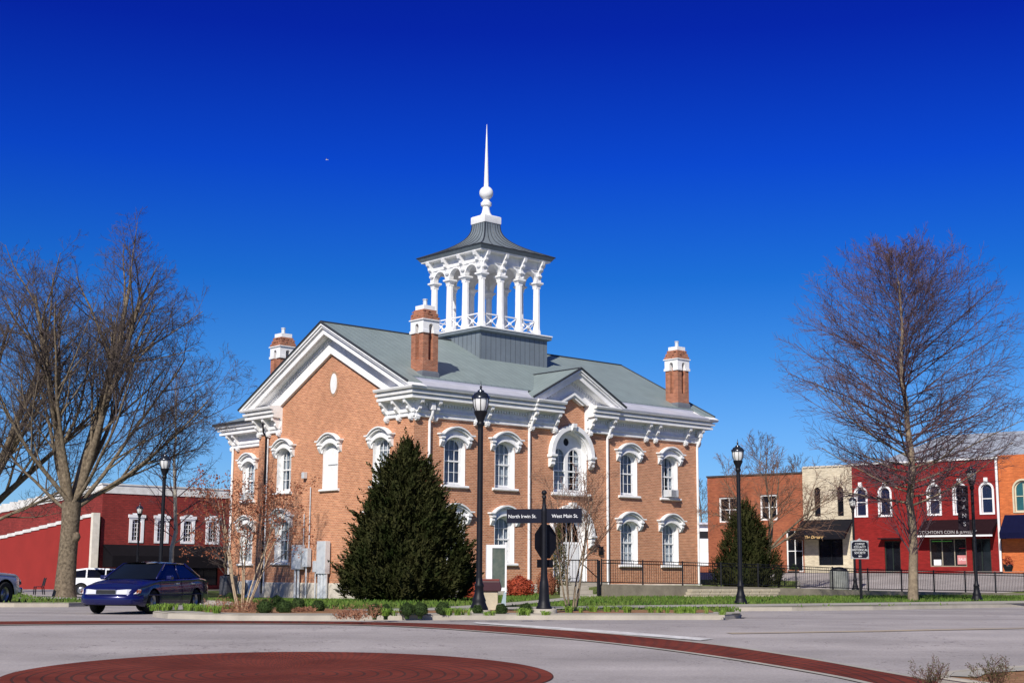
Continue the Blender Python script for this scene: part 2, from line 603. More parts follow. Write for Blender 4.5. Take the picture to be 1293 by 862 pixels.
# ------------------------------------------------------------------ ground, roads, pavements
def sheet(name, poly, off, m, step=1.2, kind='structure', skirt=0.0, label=None):
    """polygon draped on the terrain, off metres above road level"""
    bm = bmesh.new()
    bm.faces.new([bm.verts.new((p[0], p[1], 0)) for p in poly])
    xs = [p[0] for p in poly]
    ys = [p[1] for p in poly]
    for ax, lo, hi in ((0, min(xs), max(xs)), (1, min(ys), max(ys))):
        k = math.ceil(lo / step) * step
        while k < hi:
            co = (k, 0, 0) if ax == 0 else (0, k, 0)
            no = (1, 0, 0) if ax == 0 else (0, 1, 0)
            bmesh.ops.bisect_plane(bm, geom=bm.verts[:] + bm.edges[:] + bm.faces[:], plane_co=co, plane_no=no)
            k += step
    bmesh.ops.triangulate(bm, faces=bm.faces[:])
    for v in bm.verts:
        v.co.z = G(v.co.x, v.co.y) + off
    bmesh.ops.recalc_face_normals(bm, faces=bm.faces)
    me = bpy.data.meshes.new(name)
    bm.to_mesh(me)
    bm.free()
    if me.polygons and me.polygons[0].normal.z < 0:
        me.flip_normals()
    me.materials.append(m)
    o = bpy.data.objects.new(name, me)
    col.objects.link(o)
    o['kind'] = kind
    return o

def dens(pts, step=.6, closed=False):
    out = []
    n = len(pts)
    for i in range(n if closed else n - 1):
        a, b = Vector(pts[i][:2]), Vector(pts[(i + 1) % n][:2])
        k = max(1, int((b - a).length / step))
        for j in range(k):
            out.append(a.lerp(b, j / k))
    if not closed:
        out.append(Vector(pts[-1][:2]))
    return out

def smooth(pts, closed=False, it=2):
    pts = [Vector(p[:2]) for p in pts]
    for _ in range(it):
        n = len(pts)
        new = [] if closed else [pts[0]]
        for i in range(n if closed else n - 1):
            a, b = pts[i], pts[(i + 1) % n]
            new += [a.lerp(b, .25), a.lerp(b, .75)]
        if not closed:
            new.append(pts[-1])
        pts = new
    return pts

def ribbon(name, pts, w, off, m, kind='structure'):
    """flat band centred on a polyline"""
    p = dens(pts, .6)
    mb = MB()
    vs = []
    for i, q in enumerate(p):
        d = (p[min(i + 1, len(p) - 1)] - p[max(i - 1, 0)]).normalized()
        nn = Vector((-d.y, d.x))
        ww = w(i / (len(p) - 1)) if callable(w) else w
        for t in (-.5, -.17, .17, .5):
            c = q + nn * ww * t
            vs.append((c.x, c.y, G(c.x, c.y) + off))
    mb.add(vs, [(i * 4 + k, i * 4 + k + 1, i * 4 + k + 5, i * 4 + k + 4) for i in range(len(p) - 1) for k in range(3)])
    o = mb.build(name, m, recalc=True)
    if o.data.polygons[0].normal.z < 0:
        o.data.flip_normals()
    o['kind'] = kind
    return o

def band(name, outer, inner, off, m, kind='structure', sub=5):
    po, pi = dens(smooth(outer), .35), dens(smooth(inner), .35)
    n = max(len(po), len(pi))
    def rs(p):
        return [p[min(int(i * (len(p) - 1) / (n - 1)), len(p) - 1)] for i in range(n)]
    po, pi = rs(po), rs(pi)
    vs = []
    for a, b in zip(po, pi):
        for k in range(sub + 1):
            c = a.lerp(b, k / sub)
            vs.append((c.x, c.y, G(c.x, c.y) + off))
    mb = MB()
    s1 = sub + 1
    mb.add(vs, [(i * s1 + k, i * s1 + k + 1, (i + 1) * s1 + k + 1, (i + 1) * s1 + k) for i in range(n - 1) for k in range(sub)])
    o = mb.build(name, m)
    if o.data.polygons[0].normal.z < 0:
        o.data.flip_normals()
    o['kind'] = kind
    return o

def kerb(name, pts, m, top=.142, w=.16, closed=False, side=1, low=-.02):
    """stone edging with a real step; side=+1 puts its body on the left of the line"""
    p = dens(pts, .6, closed)
    n = len(p)
    vs = []
    for i, q in enumerate(p):
        a = p[(i - 1) % n] if closed else p[max(i - 1, 0)]
        b = p[(i + 1) % n] if closed else p[min(i + 1, n - 1)]
        d = (b - a).normalized()
        nn = Vector((-d.y, d.x)) * side
        for t, z in ((0, low), (.01, top - .02), (.03, top), (w, top), (w, low)):
            c = q + nn * t
            vs.append((c.x, c.y, G(c.x, c.y) + z))
    mb = MB()
    cnt = n if closed else n - 1
    mb.add(vs, [(i * 5 + k, i * 5 + k + 1, ((i + 1) % n) * 5 + k + 1, ((i + 1) % n) * 5 + k) for i in range(cnt) for k in range(4)])
    o = mb.build(name, m)
    o['kind'] = 'structure'
    return o

# far ground reaching the horizon
mb = MB()
mb.add([(-3000, -60, -1.2), (3000, -60, -1.2), (3000, 5000, -1.2), (-3000, 5000, -1.2)], [(0, 1, 2, 3)])
mb.build('ground', M['dirt'])['kind'] = 'structure'
asph = asphalt_mat()
sheet('road', [(-95, -10), (95, -10), (110, 190), (-120, 190)], 0, asph, step=1.5)

pv_circle = paver_mat('ring_pavers', -3.36, 21.62)
# brick disc in the middle of the crossing
mb = MB()
vs = [(-3.36, 21.62, G(-3.36, 21.62) + .012)]
NR, NS = 10, 96
for i in range(1, NR + 1):
    for k in range(NS):
        a = 2 * math.pi * k / NS
        r = 4.0 * i / NR
        x, y = -3.36 + r * math.cos(a), 21.62 + r * math.sin(a)
        vs.append((x, y, G(x, y) + .012))
fs = [(0, 1 + k, 1 + (k + 1) % NS) for k in range(NS)]
for i in range(NR - 1):
    for k in range(NS):
        fs.append((1 + i * NS + k, 1 + (i + 1) * NS + k, 1 + (i + 1) * NS + (k + 1) % NS, 1 + i * NS + (k + 1) % NS))
mb.add(vs, fs)
mb.build('brick_paving_circle', pv_circle)['kind'] = 'structure'

ring_o = [(-20, 30.2), (-15.5, 32.3), (-11.8, 33.6), (-9.3, 34.3), (-6.6, 34.6), (-4.1, 34.6), (-2.0, 33.9), (-.08, 32.5), (1.9, 30.4), (3.85, 27.75), (5.05, 25.0), (5.75, 22.6), (6.2, 20.8), (6.5, 17.5), (6.2, 13)]
ring_i = [(-20, 28.6), (-15.5, 30.7), (-11.2, 32.1), (-8.8, 32.75), (-6.3, 33.1), (-3.9, 33.1), (-2.1, 32.2), (-.1, 30.3), (1.75, 28.2), (3.5, 25.4), (4.6, 22.7), (5.1, 20.9), (5.35, 17.5), (5.0, 13)]
band('brick_crossing_band', ring_o, ring_i, .012, pv_circle)
# thin concrete edging of the band
def offs(pts, d):
    p = dens(smooth(pts), .5)
    out = []
    for i, q in enumerate(p):
        t = (p[min(i + 1, len(p) - 1)] - p[max(i - 1, 0)]).normalized()
        out.append(q + Vector((-t.y, t.x)) * d)
    return out
ribbon('concrete_edging', offs(ring_o, .03), .14, .016, M['walk'])
ribbon('concrete_edging', offs(ring_i, -.03), .14, .016, M['walk'])
# stop line
sheet('painted_stop_line', [(-.8, 34.5), (.95, 32.45), (4.05, 28.95), (3.72, 28.55), (.75, 31.75), (-.9, 33.95)], .014, M['line'], step=.7)
ribbon('worn_centre_line', [(4.6, 30.6), (8, 31.6), (13, 33.6), (30, 40)], .35, .010, M['yline'])

# the courthouse block, raised above the road
LOT = [(7.24, 47.3), (6.75, 42.5), (6.2, 39.2), (5.6, 37.9), (2.7, 37.25), (-.1, 36.9), (-2.8, 36.0), (-4.4, 35.4), (-6.6, 35.2), (-8.6, 36.4), (-9.35, 37.9), (-9.3, 39.6), (-8.8, 42), (-8.7, 45), (-9.2, 48.5), (-11, 54), (-16.5, 62), (-20.5, 70), (-24.5, 86), (-27.5, 99), (-22, 112), (4, 112), (20, 100), (15.4, 77.2), (29.7, 86.6), (46, 97), (50, 80), (40, 72), (19.9, 56.3), (12.5, 50.0), (9.3, 47.9)]
lot_s = LOT[:]
sheet('lawn', lot_s, .13, M['grass'], step=1.0)
kerb('kerb', LOT[20:] + LOT[:20], M['conc'], closed=True, side=-1)
LEFT = [(-17.3, 47.4), (-16.2, 47.3), (-14.6, 47.9), (-14.0, 49.6), (-15.5, 55), (-21, 64), (-25, 74), (-28, 83), (-40, 83), (-36, 72), (-24.5, 57), (-19, 49.6)]
sheet('lawn', LEFT, .13, M['grass'], step=1.2)
kerb('kerb', LEFT, M['conc'], closed=True, side=1)

# concrete apron just inside the kerb, planting bed, sidewalk, path
ap = [(5.5, 38.05), (2.7, 37.42), (-.1, 37.08), (-2.8, 36.18), (-4.4, 35.58), (-6.5, 35.4), (-7.9, 36.5)]
ribbon('sidewalk', [(6.05, 40.0), (5.85, 39.1), (5.2, 38.5), (2.6, 37.95), (-.2, 37.55), (-2.95, 36.65), (-4.45, 36.1), (-6.6, 35.85), (-8.1, 36.8), (-8.75, 38.1)], .85, .146, M['walk'])
bed = [(5.6, 39.9), (4.8, 39.0), (2.5, 38.4), (-.3, 37.98), (-3.1, 37.08), (-4.5, 36.55), (-6.3, 36.3), (-7.7, 37.1), (-8.3, 38.3), (-8.3, 39.8), (-7.6, 41.2), (-6.9, 43.6), (-5.6, 42.3), (-4.0, 39.8), (-1.5, 40.6), (1.5, 41.2), (4.4, 42.4), (5.9, 43.0)]
sheet('mulch_bed', bed, .142, M['mulch'], step=.8)
SW = smooth([(48, 79.5), (36, 70.4), (24, 61.4), (16, 55.4), (10.5, 51.2), (6.5, 48.4), (3.5, 46.0), (.5, 43.6), (-2.2, 41.6), (-4.0, 39.6)])
ribbon('sidewalk', SW, lambda t: 3.6 if t < .55 else 3.6 - 1.7 * (t - .55) / .45, .15, M['walk'])
ribbon('footpath', smooth([(-1.9, 42.6), (-.6, 47), (1.0, 54), (2.6, 62), (3.2, 66.6)]), 1.1, .155, M['walk'])
ribbon('footpath', [(-29, 64.5), (-24, 60.5), (-17.2, 57.8)], 1.6, .15, M['walk'])
# near right corner of the crossing
CORN = [(5.9, 20.2), (6.25, 21.1), (6.9, 21.75), (7.9, 22.35), (10, 23.3), (16, 25.8), (16, 15), (7, 15), (6.6, 17.5)]
sheet('planting_bed', CORN, .12, M['mulch'], step=.7)
kerb('kerb', CORN, M['conc'], closed=True, side=-1)
ribbon('pale_kerb_band', [(6.3, 20.35), (6.6, 20.95), (7.1, 21.42), (8.0, 21.95), (10, 22.85), (15.8, 25.2)], .42, .135, M['walk'])

# ------------------------------------------------------------------ courthouse
CH = thing('courthouse', 'two storey orange brick courthouse with white cornices, grey metal roof and open white cupola', 'courthouse', (CX, CY, 0), YAW)
SL, TW = 24.1, 15.94       # long face, gable face
WX, WT = 4.15, 26.1        # recessed rear wing
def mR(a, d, z): return (a, d, z)                       # long face, y = 0, outward is -y
def mL(a, d, z): return (d, a, z)                       # gable face, x = 0, outward is -x
def mW(a, d, z): return (WX + d, a, z)                  # rear wing face
def mE(a, d, z): return (SL - d, a, z)                  # far gable face
def mB(a, d, z): return (a, TW - d, z)                  # back faces
def mB2(a, d, z): return (a, WT - d, z)

def arch_outline(c, h, z0, zs, rise, n=12):
    pts = [(c - h, z0), (c + h, z0), (c + h, zs)]
    for i in range(1, n):
        t = math.pi * i / n
        pts.append((c + h * math.cos(t), zs + rise * math.sin(t)))
    pts.append((c - h, zs))
    return pts

def reveal(mb, pts, d, fn):
    n = len(pts)
    mb.add([fn(p[0], 0, p[1]) for p in pts] + [fn(p[0], d, p[1]) for p in pts], [(i, (i + 1) % n, (i + 1) % n + n, i + n) for i in range(n)])

WR = [2.96, 6.78, 17.32, 21.2]
WL = [2.97, 7.97, 12.97]
ZU, ZL = 6.5, 2.18            # sill levels
HH = .78
def win_out(c, z): return arch_outline(c, HH, z, z + 2.1, .68)
CC = 12.13
def big_out(z): return arch_outline(CC, 1.42, z, 8.7 if z > 5 else 3.9, 1.42, 20)

wall = MB()
holesR = [win_out(c, z) for c in WR for z in (ZU, ZL)] + [big_out(ZU - .05), big_out(1.15)]
wall.holes([(0, -.6), (SL, -.6), (SL, 11.75), (13.4, 11.75), (CC, 12.3), (10.85, 11.75), (0, 11.75)], holesR, lambda p: mR(p[0], 0, p[1]))
holesL = [win_out(c, z) for c in WL for z in (ZU, ZL) if not (c == 7.97 and z == ZL)]
wall.holes([(0, -.6), (TW, -.6), (TW, 11.9), (TW / 2, 15.9), (0, 11.9)], holesL, lambda p: mL(p[0], 0, p[1]))
holesW = [win_out(23.8, z) for z in (ZU, ZL)] + [win_out(18.9, z) for z in (ZU, ZL)]
wall.holes([(TW, -.6), (WT, -.6), (WT, 11.75), (TW, 11.75)], holesW, lambda p: mW(p[0], 0, p[1]))
wall.holes([(0, -.6), (TW, -.6), (TW, 11.9), (TW / 2, 15.9), (0, 11.9)], [win_out(c, z) for c in WL for z in (ZU, ZL)], lambda p: mE(p[0], 0, p[1]))
wall.add([mB(0, 0, -.6), mB(WX, 0, -.6), mB(WX, 0, 11.75), mB(0, 0, 11.75)], [(0, 1, 2, 3)])
wall.add([mB(20, 0, -.6), mB(SL, 0, -.6), mB(SL, 0, 11.75), mB(20, 0, 11.75)], [(0, 1, 2, 3)])
wall.add([mB2(WX, 0, -.6), mB2(20, 0, -.6), mB2(20, 0, 11.75), mB2(WX, 0, 11.75)], [(0, 1, 2, 3)])
wall.add([(20, TW, -.6), (20, WT, -.6), (20, WT, 11.75), (20, TW, 11.75)], [(0, 1, 2, 3)])
wall.build('wall', M['brick'], CH)
# dark rooms behind the openings
mb = MB()
mb.box(.9, SL - .9, .9, TW - .9, -.4, 11.5)
mb.box(WX + .9, 19.2, TW - .5, WT - .9, -.4, 11.5)
mb.build('room_interior', M['dark'], CH)

def profile(mb, prof, a0, a1, fn, m0=0, m1=0, caps=True):
    n = len(prof)
    vs = [fn(a0 + m0 * d, d, z) for d, z in prof] + [fn(a1 + m1 * d, d, z) for d, z in prof]
    fs = [(i, (i + 1) % n, (i + 1) % n + n, i + n) for i in range(n)]
    if caps:
        fs += [tuple(range(n)), tuple(range(2 * n - 1, n - 1, -1))]
    mb.add(vs, fs)

def bx(mb, fn, a0, a1, d0, d1, z0, z1):
    mb.prism([(a0, z0), (a1, z0), (a1, z1), (a0, z1)], lambda p: fn(p[0], d0, p[1]), lambda p: fn(p[0], d1, p[1]))

def ring(mb, inner, outer, fn, d0, d1):
    n = len(inner)
    vs = [fn(p[0], d0, p[1]) for p in inner] + [fn(p[0], d0, p[1]) for p in outer] + [fn(p[0], d1, p[1]) for p in inner] + [fn(p[0], d1, p[1]) for p in outer]
    fs = []
    for i in range(n):
        j = (i + 1) % n
        fs += [(i, j, n + j, n + i), (2 * n + i, 2 * n + j, 3 * n + j, 3 * n + i), (i, j, 2 * n + j, 2 * n + i), (n + i, n + j, 3 * n + j, 3 * n + i)]
    mb.add(vs, fs)

def arcband(mb, fn, pts, th, d0, d1):
    """pts: polyline in (a, z); band of thickness th below it, from depth d0 to d1"""
    n = len(pts)
    vs = []
    for d in (d0, d1):
        vs += [fn(p[0], d, p[1]) for p in pts] + [fn(p[0], d, p[1] - th) for p in pts]
    fs = []
    for i in range(n - 1):
        for a, b in ((0, n), (2 * n, 3 * n)):
            fs.append((a + i, a + i + 1, b + i + 1, b + i))
        fs.append((i, i + 1, 2 * n + i + 1, 2 * n + i))
        fs.append((n + i, n + i + 1, 3 * n + i + 1, 3 * n + i))
    fs += [(0, n, 3 * n, 2 * n), (n - 1, 2 * n - 1, 4 * n - 1, 3 * n - 1)]
    mb.add(vs, fs)

def segarch(c, half, flat, z0, rise, n=10):
    pts = [(c - half - flat, z0), (c - half, z0)]
    for i in range(1, n):
        t = i / n
        pts.append((c - half + 2 * half * t, z0 + rise * math.sin(math.pi * t) ** .8))
    pts += [(c + half, z0), (c + half + flat, z0)]
    return pts

rc = random.Random(5)
def sash(parent, fn, c, z0, zs, rise, h, d, cols=3, rows=4, meet=.5, curtain=True, shade_from=0.0):
    """glazing bars, glass and a curtain inside an arched frame; parts of `parent`"""
    top = zs + rise
    fr = MB()
    ring(fr, arch_outline(c, h - .055, z0 + .06, zs, rise - .05), arch_outline(c, h, z0, zs, rise), fn, d - .02, d + .05)
    zm = z0 + (top - z0) * meet
    bx(fr, fn, c - h + .02, c + h - .02, d - .035, d + .04, zm - .045, zm + .045)
    for k in range(1, cols):
        a = c - h + 2 * h * k / cols
        e = (a - c) / h
        zt = zs + rise * math.sqrt(max(0, 1 - e * e)) - .03
        bx(fr, fn, a - .016, a + .016, d - .012, d + .03, z0 + .04, zt)
    for k in range(1, rows):
        z = z0 + (top - z0) * k / rows
        if abs(z - zm) < .15:
            continue
        hw = h - .03
        if z > zs:
            hw = (h - .03) * math.sqrt(max(0, 1 - ((z - zs) / rise) ** 2))
        bx(fr, fn, c - hw, c + hw, d - .010, d + .028, z - .016, z + .016)
    fr.build('sash', M['white'], parent)
    g = MB()
    o = arch_outline(c, h - .03, z0 + .02, zs, rise - .02)
    g.add([fn(p[0], d + .012, p[1]) for p in o], [tuple(range(len(o)))])
    g.build('pane', M['glass'], parent)
    if curtain:
        cu = MB()
        n = 15
        gap = rc.uniform(0, .3) if rc.random() < .6 else 0
        zb = z0 + .03 + (top - z0) * shade_from
        for sgn in (-1, 1):
            vs = []
            w0, w1 = c + sgn * (h + .02), c + sgn * gap * h
            for i in range(n):
                t = i / (n - 1)
                a = w0 + (w1 - w0) * t
                dd = d + .12 + .018 * math.sin(i * 2.2)
                sw = w0 + (w1 - w0) * t * .75 if gap > .1 else a
                vs += [fn(sw, dd, zb), fn(a, dd, top - .02)]
            cu.add(vs, [(2 * i, 2 * i + 1, 2 * i + 3, 2 * i + 2) for i in range(n - 1)])
        cu.build('curtain', M['shade'], parent)

def window(fn, c, z0, parent=CH, boarded=False, label=None, half=HH):
    zs, rise = z0 + 2.1, .68
    m = MB()
    o = arch_outline(c, half, z0, zs, rise)
    i_ = arch_outline(c, half - .2, z0 + .12, zs, rise - .16)
    ring(m, i_, o, fn, .26, .34)
    ring(m, [(p[0], p[1]) for p in arch_outline(c, half - .03, z0, zs, rise - .03)], o, fn, -.012, .26)
    W = m.build('window', M['white'], parent)
    if label:
        W['label'] = label
    if boarded:
        b = MB()
        b.add([fn(p[0], .2, p[1]) for p in arch_outline(c, half, z0, zs, rise)], [tuple(range(len(o)))])
        b.build('board', M['white'], W)
        b = MB()
        bx(b, fn, c - .62, c + .5, .15, .2, z0 + 1.42, z0 + 1.47)
        b.build('rail', M['elec'], W)
    else:
        sash(W, fn, c, z0 + .12, zs, rise - .16, half - .2, .29)
    # sill
    s = MB()
    profile(s, [(.2, z0 + .02), (-.13, z0 - .02), (-.16, z0 - .07), (-.16, z0 - .13), (-.05, z0 - .17), (.1, z0 - .17)], c - .98, c + .98, fn)
    s.build('sill', M['white'], W)
    # hood mould with ears
    h = MB()
    zt = z0 + 2.88
    arcband(h, fn, segarch(c, 1.0, .30, zt, .44), .085, .02, -.33)
    arcband(h, fn, segarch(c, .98, .22, zt - .085, .42), .10, .02, -.22)
    arcband(h, fn, segarch(c, .84, .02, zt - .42, .36), .11, .02, -.14)
    # infill between hood and arch
    top = [p for p in segarch(c, .98, .0, zt - .2, .41)]
    arch = [(c + half * math.cos(t), zs + rise * math.sin(t)) for t in [math.pi * k / 12 for k in range(13)]]
    left = [(c - 1.0, zt - .25)] + top + [(c + 1.0, zt - .25), (c + 1.0, zs + .05), (c + half, zs)] + arch[1:-1] + [(c - half, zs), (c - 1.0, zs + .05)]
    h.holes(left, [], lambda p: fn(p[0], -.05, p[1]))
    for sg in (-1, 1):
        a = c + sg * 1.02
        prof = [(0.02, zt - .10), (-.26, zt - .10), (-.27, zt - .26), (-.2, zt - .34), (-.22, zt - .46), (-.16, zt - .56), (-.06, zt - .72), (.02, zt - .76)]
        profile(h, prof, a - .105, a + .105, fn)
        profile(h, [(.02, zt - .2), (-.28, zt - .2), (-.28, zt - .28), (.02, zt - .28)], a - .145, a + .145, fn)
    h.build('window_hood', M['white'], W)
    return W

for c in WR:
    for z in (ZU, ZL):
        window(mR, c, z)
for c in WL:
    for z in (ZU, ZL):
        if c == 7.97:
            if z == ZU:
                window(mL, c, z, boarded=True, label='window opening closed with a white painted board')
            continue
        window(mL, c, z)
for c in (23.8, 18.9):
    for z in (ZU, ZL):
        window(mW, c, z)
for c in WL:
    for z in (ZU, ZL):
        window(mE, c, z)
# oval vent in the gable
mb = MB()
ov = [(7.97 - .17 + .33 * math.cos(t), 12.75 + .62 * math.sin(t)) for t in [2 * math.pi * k / 24 for k in range(24)]]
mb.prism(ov, lambda p: mL(p[0], .02, p[1]), lambda p: mL(p[0], -.06, p[1]))
mb.build('oval_vent', M['white'], CH)
mb = MB()
ov2 = [(7.8 + .47 * math.cos(t), 12.75 + .78 * math.sin(t)) for t in [2 * math.pi * k / 24 for k in range(24)]]
ring(mb, ov, ov2, mL, .02, -.03)
mb.build('vent_surround', brick_mat('rowlock_brick', (.42, .22, .13), (.36, .18, .10), (.42, .31, .22), bw=.07, rh=.2), CH)

def big_arch(z0, zs, door=False):
    hw = 1.42
    fn = mR
    m = MB()
    o = arch_outline(CC, hw, z0, zs, hw, 20)
    lights = []
    if not door:
        for sg in (-1, 1):
            lights.append((CC + sg * .64, .52, z0 + .14, zs - .12, .58))
        hl = [arch_outline(c, h, a, b, r) for c, h, a, b, r in lights]
        oc = [(CC + .24 * math.cos(t), zs + .86 + .24 * math.sin(t)) for t in [2 * math.pi * k / 16 for k in range(16)]]
        m.holes(o, hl + [oc], lambda p: fn(p[0], .34, p[1]))
        for lp in hl + [oc]:
            n = len(lp)
            m.add([fn(p[0], .34, p[1]) for p in lp] + [fn(p[0], .42, p[1]) for p in lp], [(i, (i + 1) % n, (i + 1) % n + n, i + n) for i in range(n)])
    else:
        hl = [arch_outline(CC, .98, z0 + 2.35, zs, 1.0, 20)]
        m.holes(o, hl, lambda p: fn(p[0], .34, p[1]))
    ring(m, arch_outline(CC, hw - .04, z0, zs, hw - .04, 20), o, fn, -.012, .34)
    W = m.build('entrance' if door else 'arched_window', M['white'], CH)
    if door:
        p = MB()
        for sg in (-1, 1):
            x0, x1 = (CC - .95, CC - .02) if sg < 0 else (CC + .02, CC + .95)
            bx(p, fn, x0, x1, .27, .34, z0, z0 + 2.25)
            for k in range(2):
                bx(p, fn, x0 + .14, x1 - .14, .25, .28, z0 + .2 + k * 1.1, z0 + 1.0 + k * 1.1)
        d = p.build('door', M['white'], W)
        hd = MB()
        hd.lathe([(.0, 0), (.035, .01), (.035, .05), (0, .06)], 8, (CC + .1, .2, z0 + 1.05))
        hd.build('handle', M['iron'], d)
        g = MB()
        oo = arch_outline(CC, .97, z0 + 2.36, zs, .99, 20)
        g.add([fn(q[0], .37, q[1]) for q in oo], [tuple(range(len(oo)))])
        g.build('pane', M['glass'], W)
        fb = MB()
        for k in (-.5, 0, .5):
            bx(fb, fn, CC + k * .95 - .02, CC + k * .95 + .02, .33, .38, z0 + 2.35, zs + .95 * math.sqrt(1 - k * k))
        fb.build('sash', M['white'], W)
    else:
        for c, h, a, b, r in lights:
            sash(W, fn, c, a, b, r, h, .38, cols=2, rows=6, meet=.46)
        g = MB()
        g.prism([(CC + .25 * math.cos(t), zs + .86 + .25 * math.sin(t)) for t in [2 * math.pi * k / 16 for k in range(16)]], lambda p: fn(p[0], .40, p[1]), lambda p: fn(p[0], .45, p[1]))
        g.build('oculus', M['dark'], W)
        s = MB()
        profile(s, [(.2, z0 + .02), (-.15, z0 - .02), (-.2, z0 - .08), (-.2, z0 - .17), (-.05, z0 - .22), (.1, z0 - .22)], CC - 1.62, CC + 1.62, fn)
        s.build('sill', M['white'], W)
    h = MB()
    def hr(r0, r1, d0, d1, zb):
        n = 24
        a = [(CC + r0 * math.cos(math.pi * k / n), zs + r0 * math.sin(math.pi * k / n)) for k in range(n + 1)]
        b = [(CC + r1 * math.cos(math.pi * k / n), zs + r1 * math.sin(math.pi * k / n)) for k in range(n + 1)]
        vs = []
        for d in (d0, d1):
            vs += [fn(p[0], d, p[1]) for p in a] + [fn(p[0], d, p[1]) for p in b]
        n1 = n + 1
        fs = []
        for i in range(n):
            fs += [(i, i + 1, n1 + i + 1, n1 + i), (2 * n1 + i, 2 * n1 + i + 1, 3 * n1 + i + 1, 3 * n1 + i), (i, i + 1, 2 * n1 + i + 1, 2 * n1 + i), (n1 + i, n1 + i + 1, 3 * n1 + i + 1, 3 * n1 + i)]
        fs += [(0, n1, 3 * n1, 2 * n1), (n, 2 * n1 - 1, 4 * n1 - 1, 3 * n1 - 1)]
        h.add(vs, fs)
    hr(1.42, 1.55, .02, -.12, 0)
    hr(1.55, 1.84, .02, -.32, 0)
    for sg in (-1, 1):
        a = CC + sg * 1.68
        profile(h, [(.02, zs), (-.42, zs), (-.42, zs - .12), (-.34, zs - .18), (.02, zs - .18)], a - .24, a + .24, fn)
        profile(h, [(.02, zs - .17), (-.3, zs - .17), (-.34, zs - .34), (-.26, zs - .48), (-.28, zs - .6), (-.14, zs - .74), (.02, zs - .78)], a - .16, a + .16, fn)
    profile(h, [(.02, zs + 1.95), (-.48, zs + 1.95), (-.46, zs + 1.7), (-.34, zs + 1.5), (.02, zs + 1.38)], CC - .16, CC + .16, fn)
    h.build('window_hood', M['white'], W)
    return W
big_arch(ZU - .05, 8.7)
big_arch(1.15, 3.9, door=True)

# foundation course
mb = MB()
FZ = .98
profile(mb, [(.02, -.5), (-.10, -.5), (-.10, FZ - .08), (-.06, FZ), (.02, FZ)], 0, SL, mR, 1, -1)
profile(mb, [(.02, -.5), (-.10, -.5), (-.10, FZ - .08), (-.06, FZ), (.02, FZ)], 0, TW, mL, 1, -1)
profile(mb, [(.02, -.5), (-.10, -.5), (-.10, FZ - .08), (-.06, FZ), (.02, FZ)], TW, WT, mW, 0, -1)
profile(mb, [(.02, -.5), (-.10, -.5), (-.10, FZ - .08), (-.06, FZ), (.02, FZ)], 0, TW, mE, 1, -1)
mb.build('foundation', M['stone'], CH)

# entablature
ENT = [(.02, 10.18), (-.10, 10.18), (-.14, 10.22), (-.14, 10.30), (-.07, 10.35), (-.07, 10.42), (-.17, 10.45), (-.17, 10.56), (-.06, 10.66), (-.05, 10.98), (-.13, 11.0), (-.13, 11.1), (-.66, 11.14), (-.70, 11.14), (-.70, 11.30), (-.60, 11.33), (-.60, 11.37), (-.80, 11.40), (-.82, 11.53), (-.68, 11.56), (-.68, 11.60), (-.93, 11.64), (-.98, 11.74), (-.98, 11.80), (.02, 11.98)]
ENTJ = [(d - .14 if d < 0 else d, z + .012) for d, z in ENT]
for runs in ([(ENT, 0, 8.5, mR, 1, 0), (ENTJ, 8.5, 10.85, mR, 0, 0), (ENT, 0, 2.6, mL, 1, 0)],
             [(ENT, 15.6, SL, mR, 0, -1), (ENTJ, 13.38, 15.6, mR, 0, 0), (ENT, 0, 2.6, mE, 1, 0)],
             [(ENT, 13.34, TW, mL, 0, -1), (ENT, 0, WX, mB, 1, 0)],
             [(ENT, TW, WT, mW, 0, -1), (ENT, WX, 20, mB2, 1, 0)],
             [(ENT, 13.34, TW, mE, 0, -1)]):
    mb = MB()
    for pr_ in runs:
        profile(mb, *pr_)
    mb.build('cornice', M['white'], CH)

# dentils on the frieze
def dentil_row(fn, a0, a1, z0=10.84, z1=10.99, d=-.16, pitch=.21):
    m = MB()
    k = a0
    while k < a1:
        bx(m, fn, k, k + .11, -.05, d, z0, z1)
        k += pitch
    return m
for fn, a0, a1 in ((mR, .1, 8.4), (mR, 15.7, 24.0), (mR, 8.7, 10.7), (mR, 13.5, 15.4), (mL, .2, 2.5), (mL, 13.5, 15.8), (mW, 16.2, 26.0)):
    off = -.30 if fn is mR and (a0 in (8.7, 13.5)) else -.16
    dentil_row(fn, a0, a1, d=off).build('dentils', M['white'], CH)

# paired scroll brackets
BR = [(.02, 10.0), (-.12, 9.96), (-.22, 10.04), (-.24, 10.16), (-.16, 10.26), (-.17, 10.40), (-.30, 10.48), (-.42, 10.62), (-.40, 10.78), (-.50, 10.86), (-.62, 10.94), (-.65, 11.13), (.02, 11.10)]
def bracket(fn, a, extra=0.0, w=.10):
    m = MB()
    profile(m, [(d - (extra if d < 0 else 0), z) for d, z in BR], a - w, a + w, fn)
    profile(m, [(d - (extra if d < 0 else 0), z) for d, z in [(.0, 10.08), (-.20, 10.08), (-.24, 10.2), (-.14, 10.28), (0, 10.28)]], a - w - .05, a + w + .05, fn)
    p = m.build('bracket', M['white'], CH)
    return p
for a in (.12, 1.42, 4.45, 5.3, 18.85, 19.75, 22.7, 23.98):
    bracket(mR, a)
for a in (8.72, 10.62, 13.62, 15.4):
    bracket(mR, a, .14)
for a in (.14, 1.25, 2.38, 13.56, 14.7, 15.8):
    bracket(mL, a)
for a in (21.0, 21.8, 25.2, 25.96):
    bracket(mW, a)

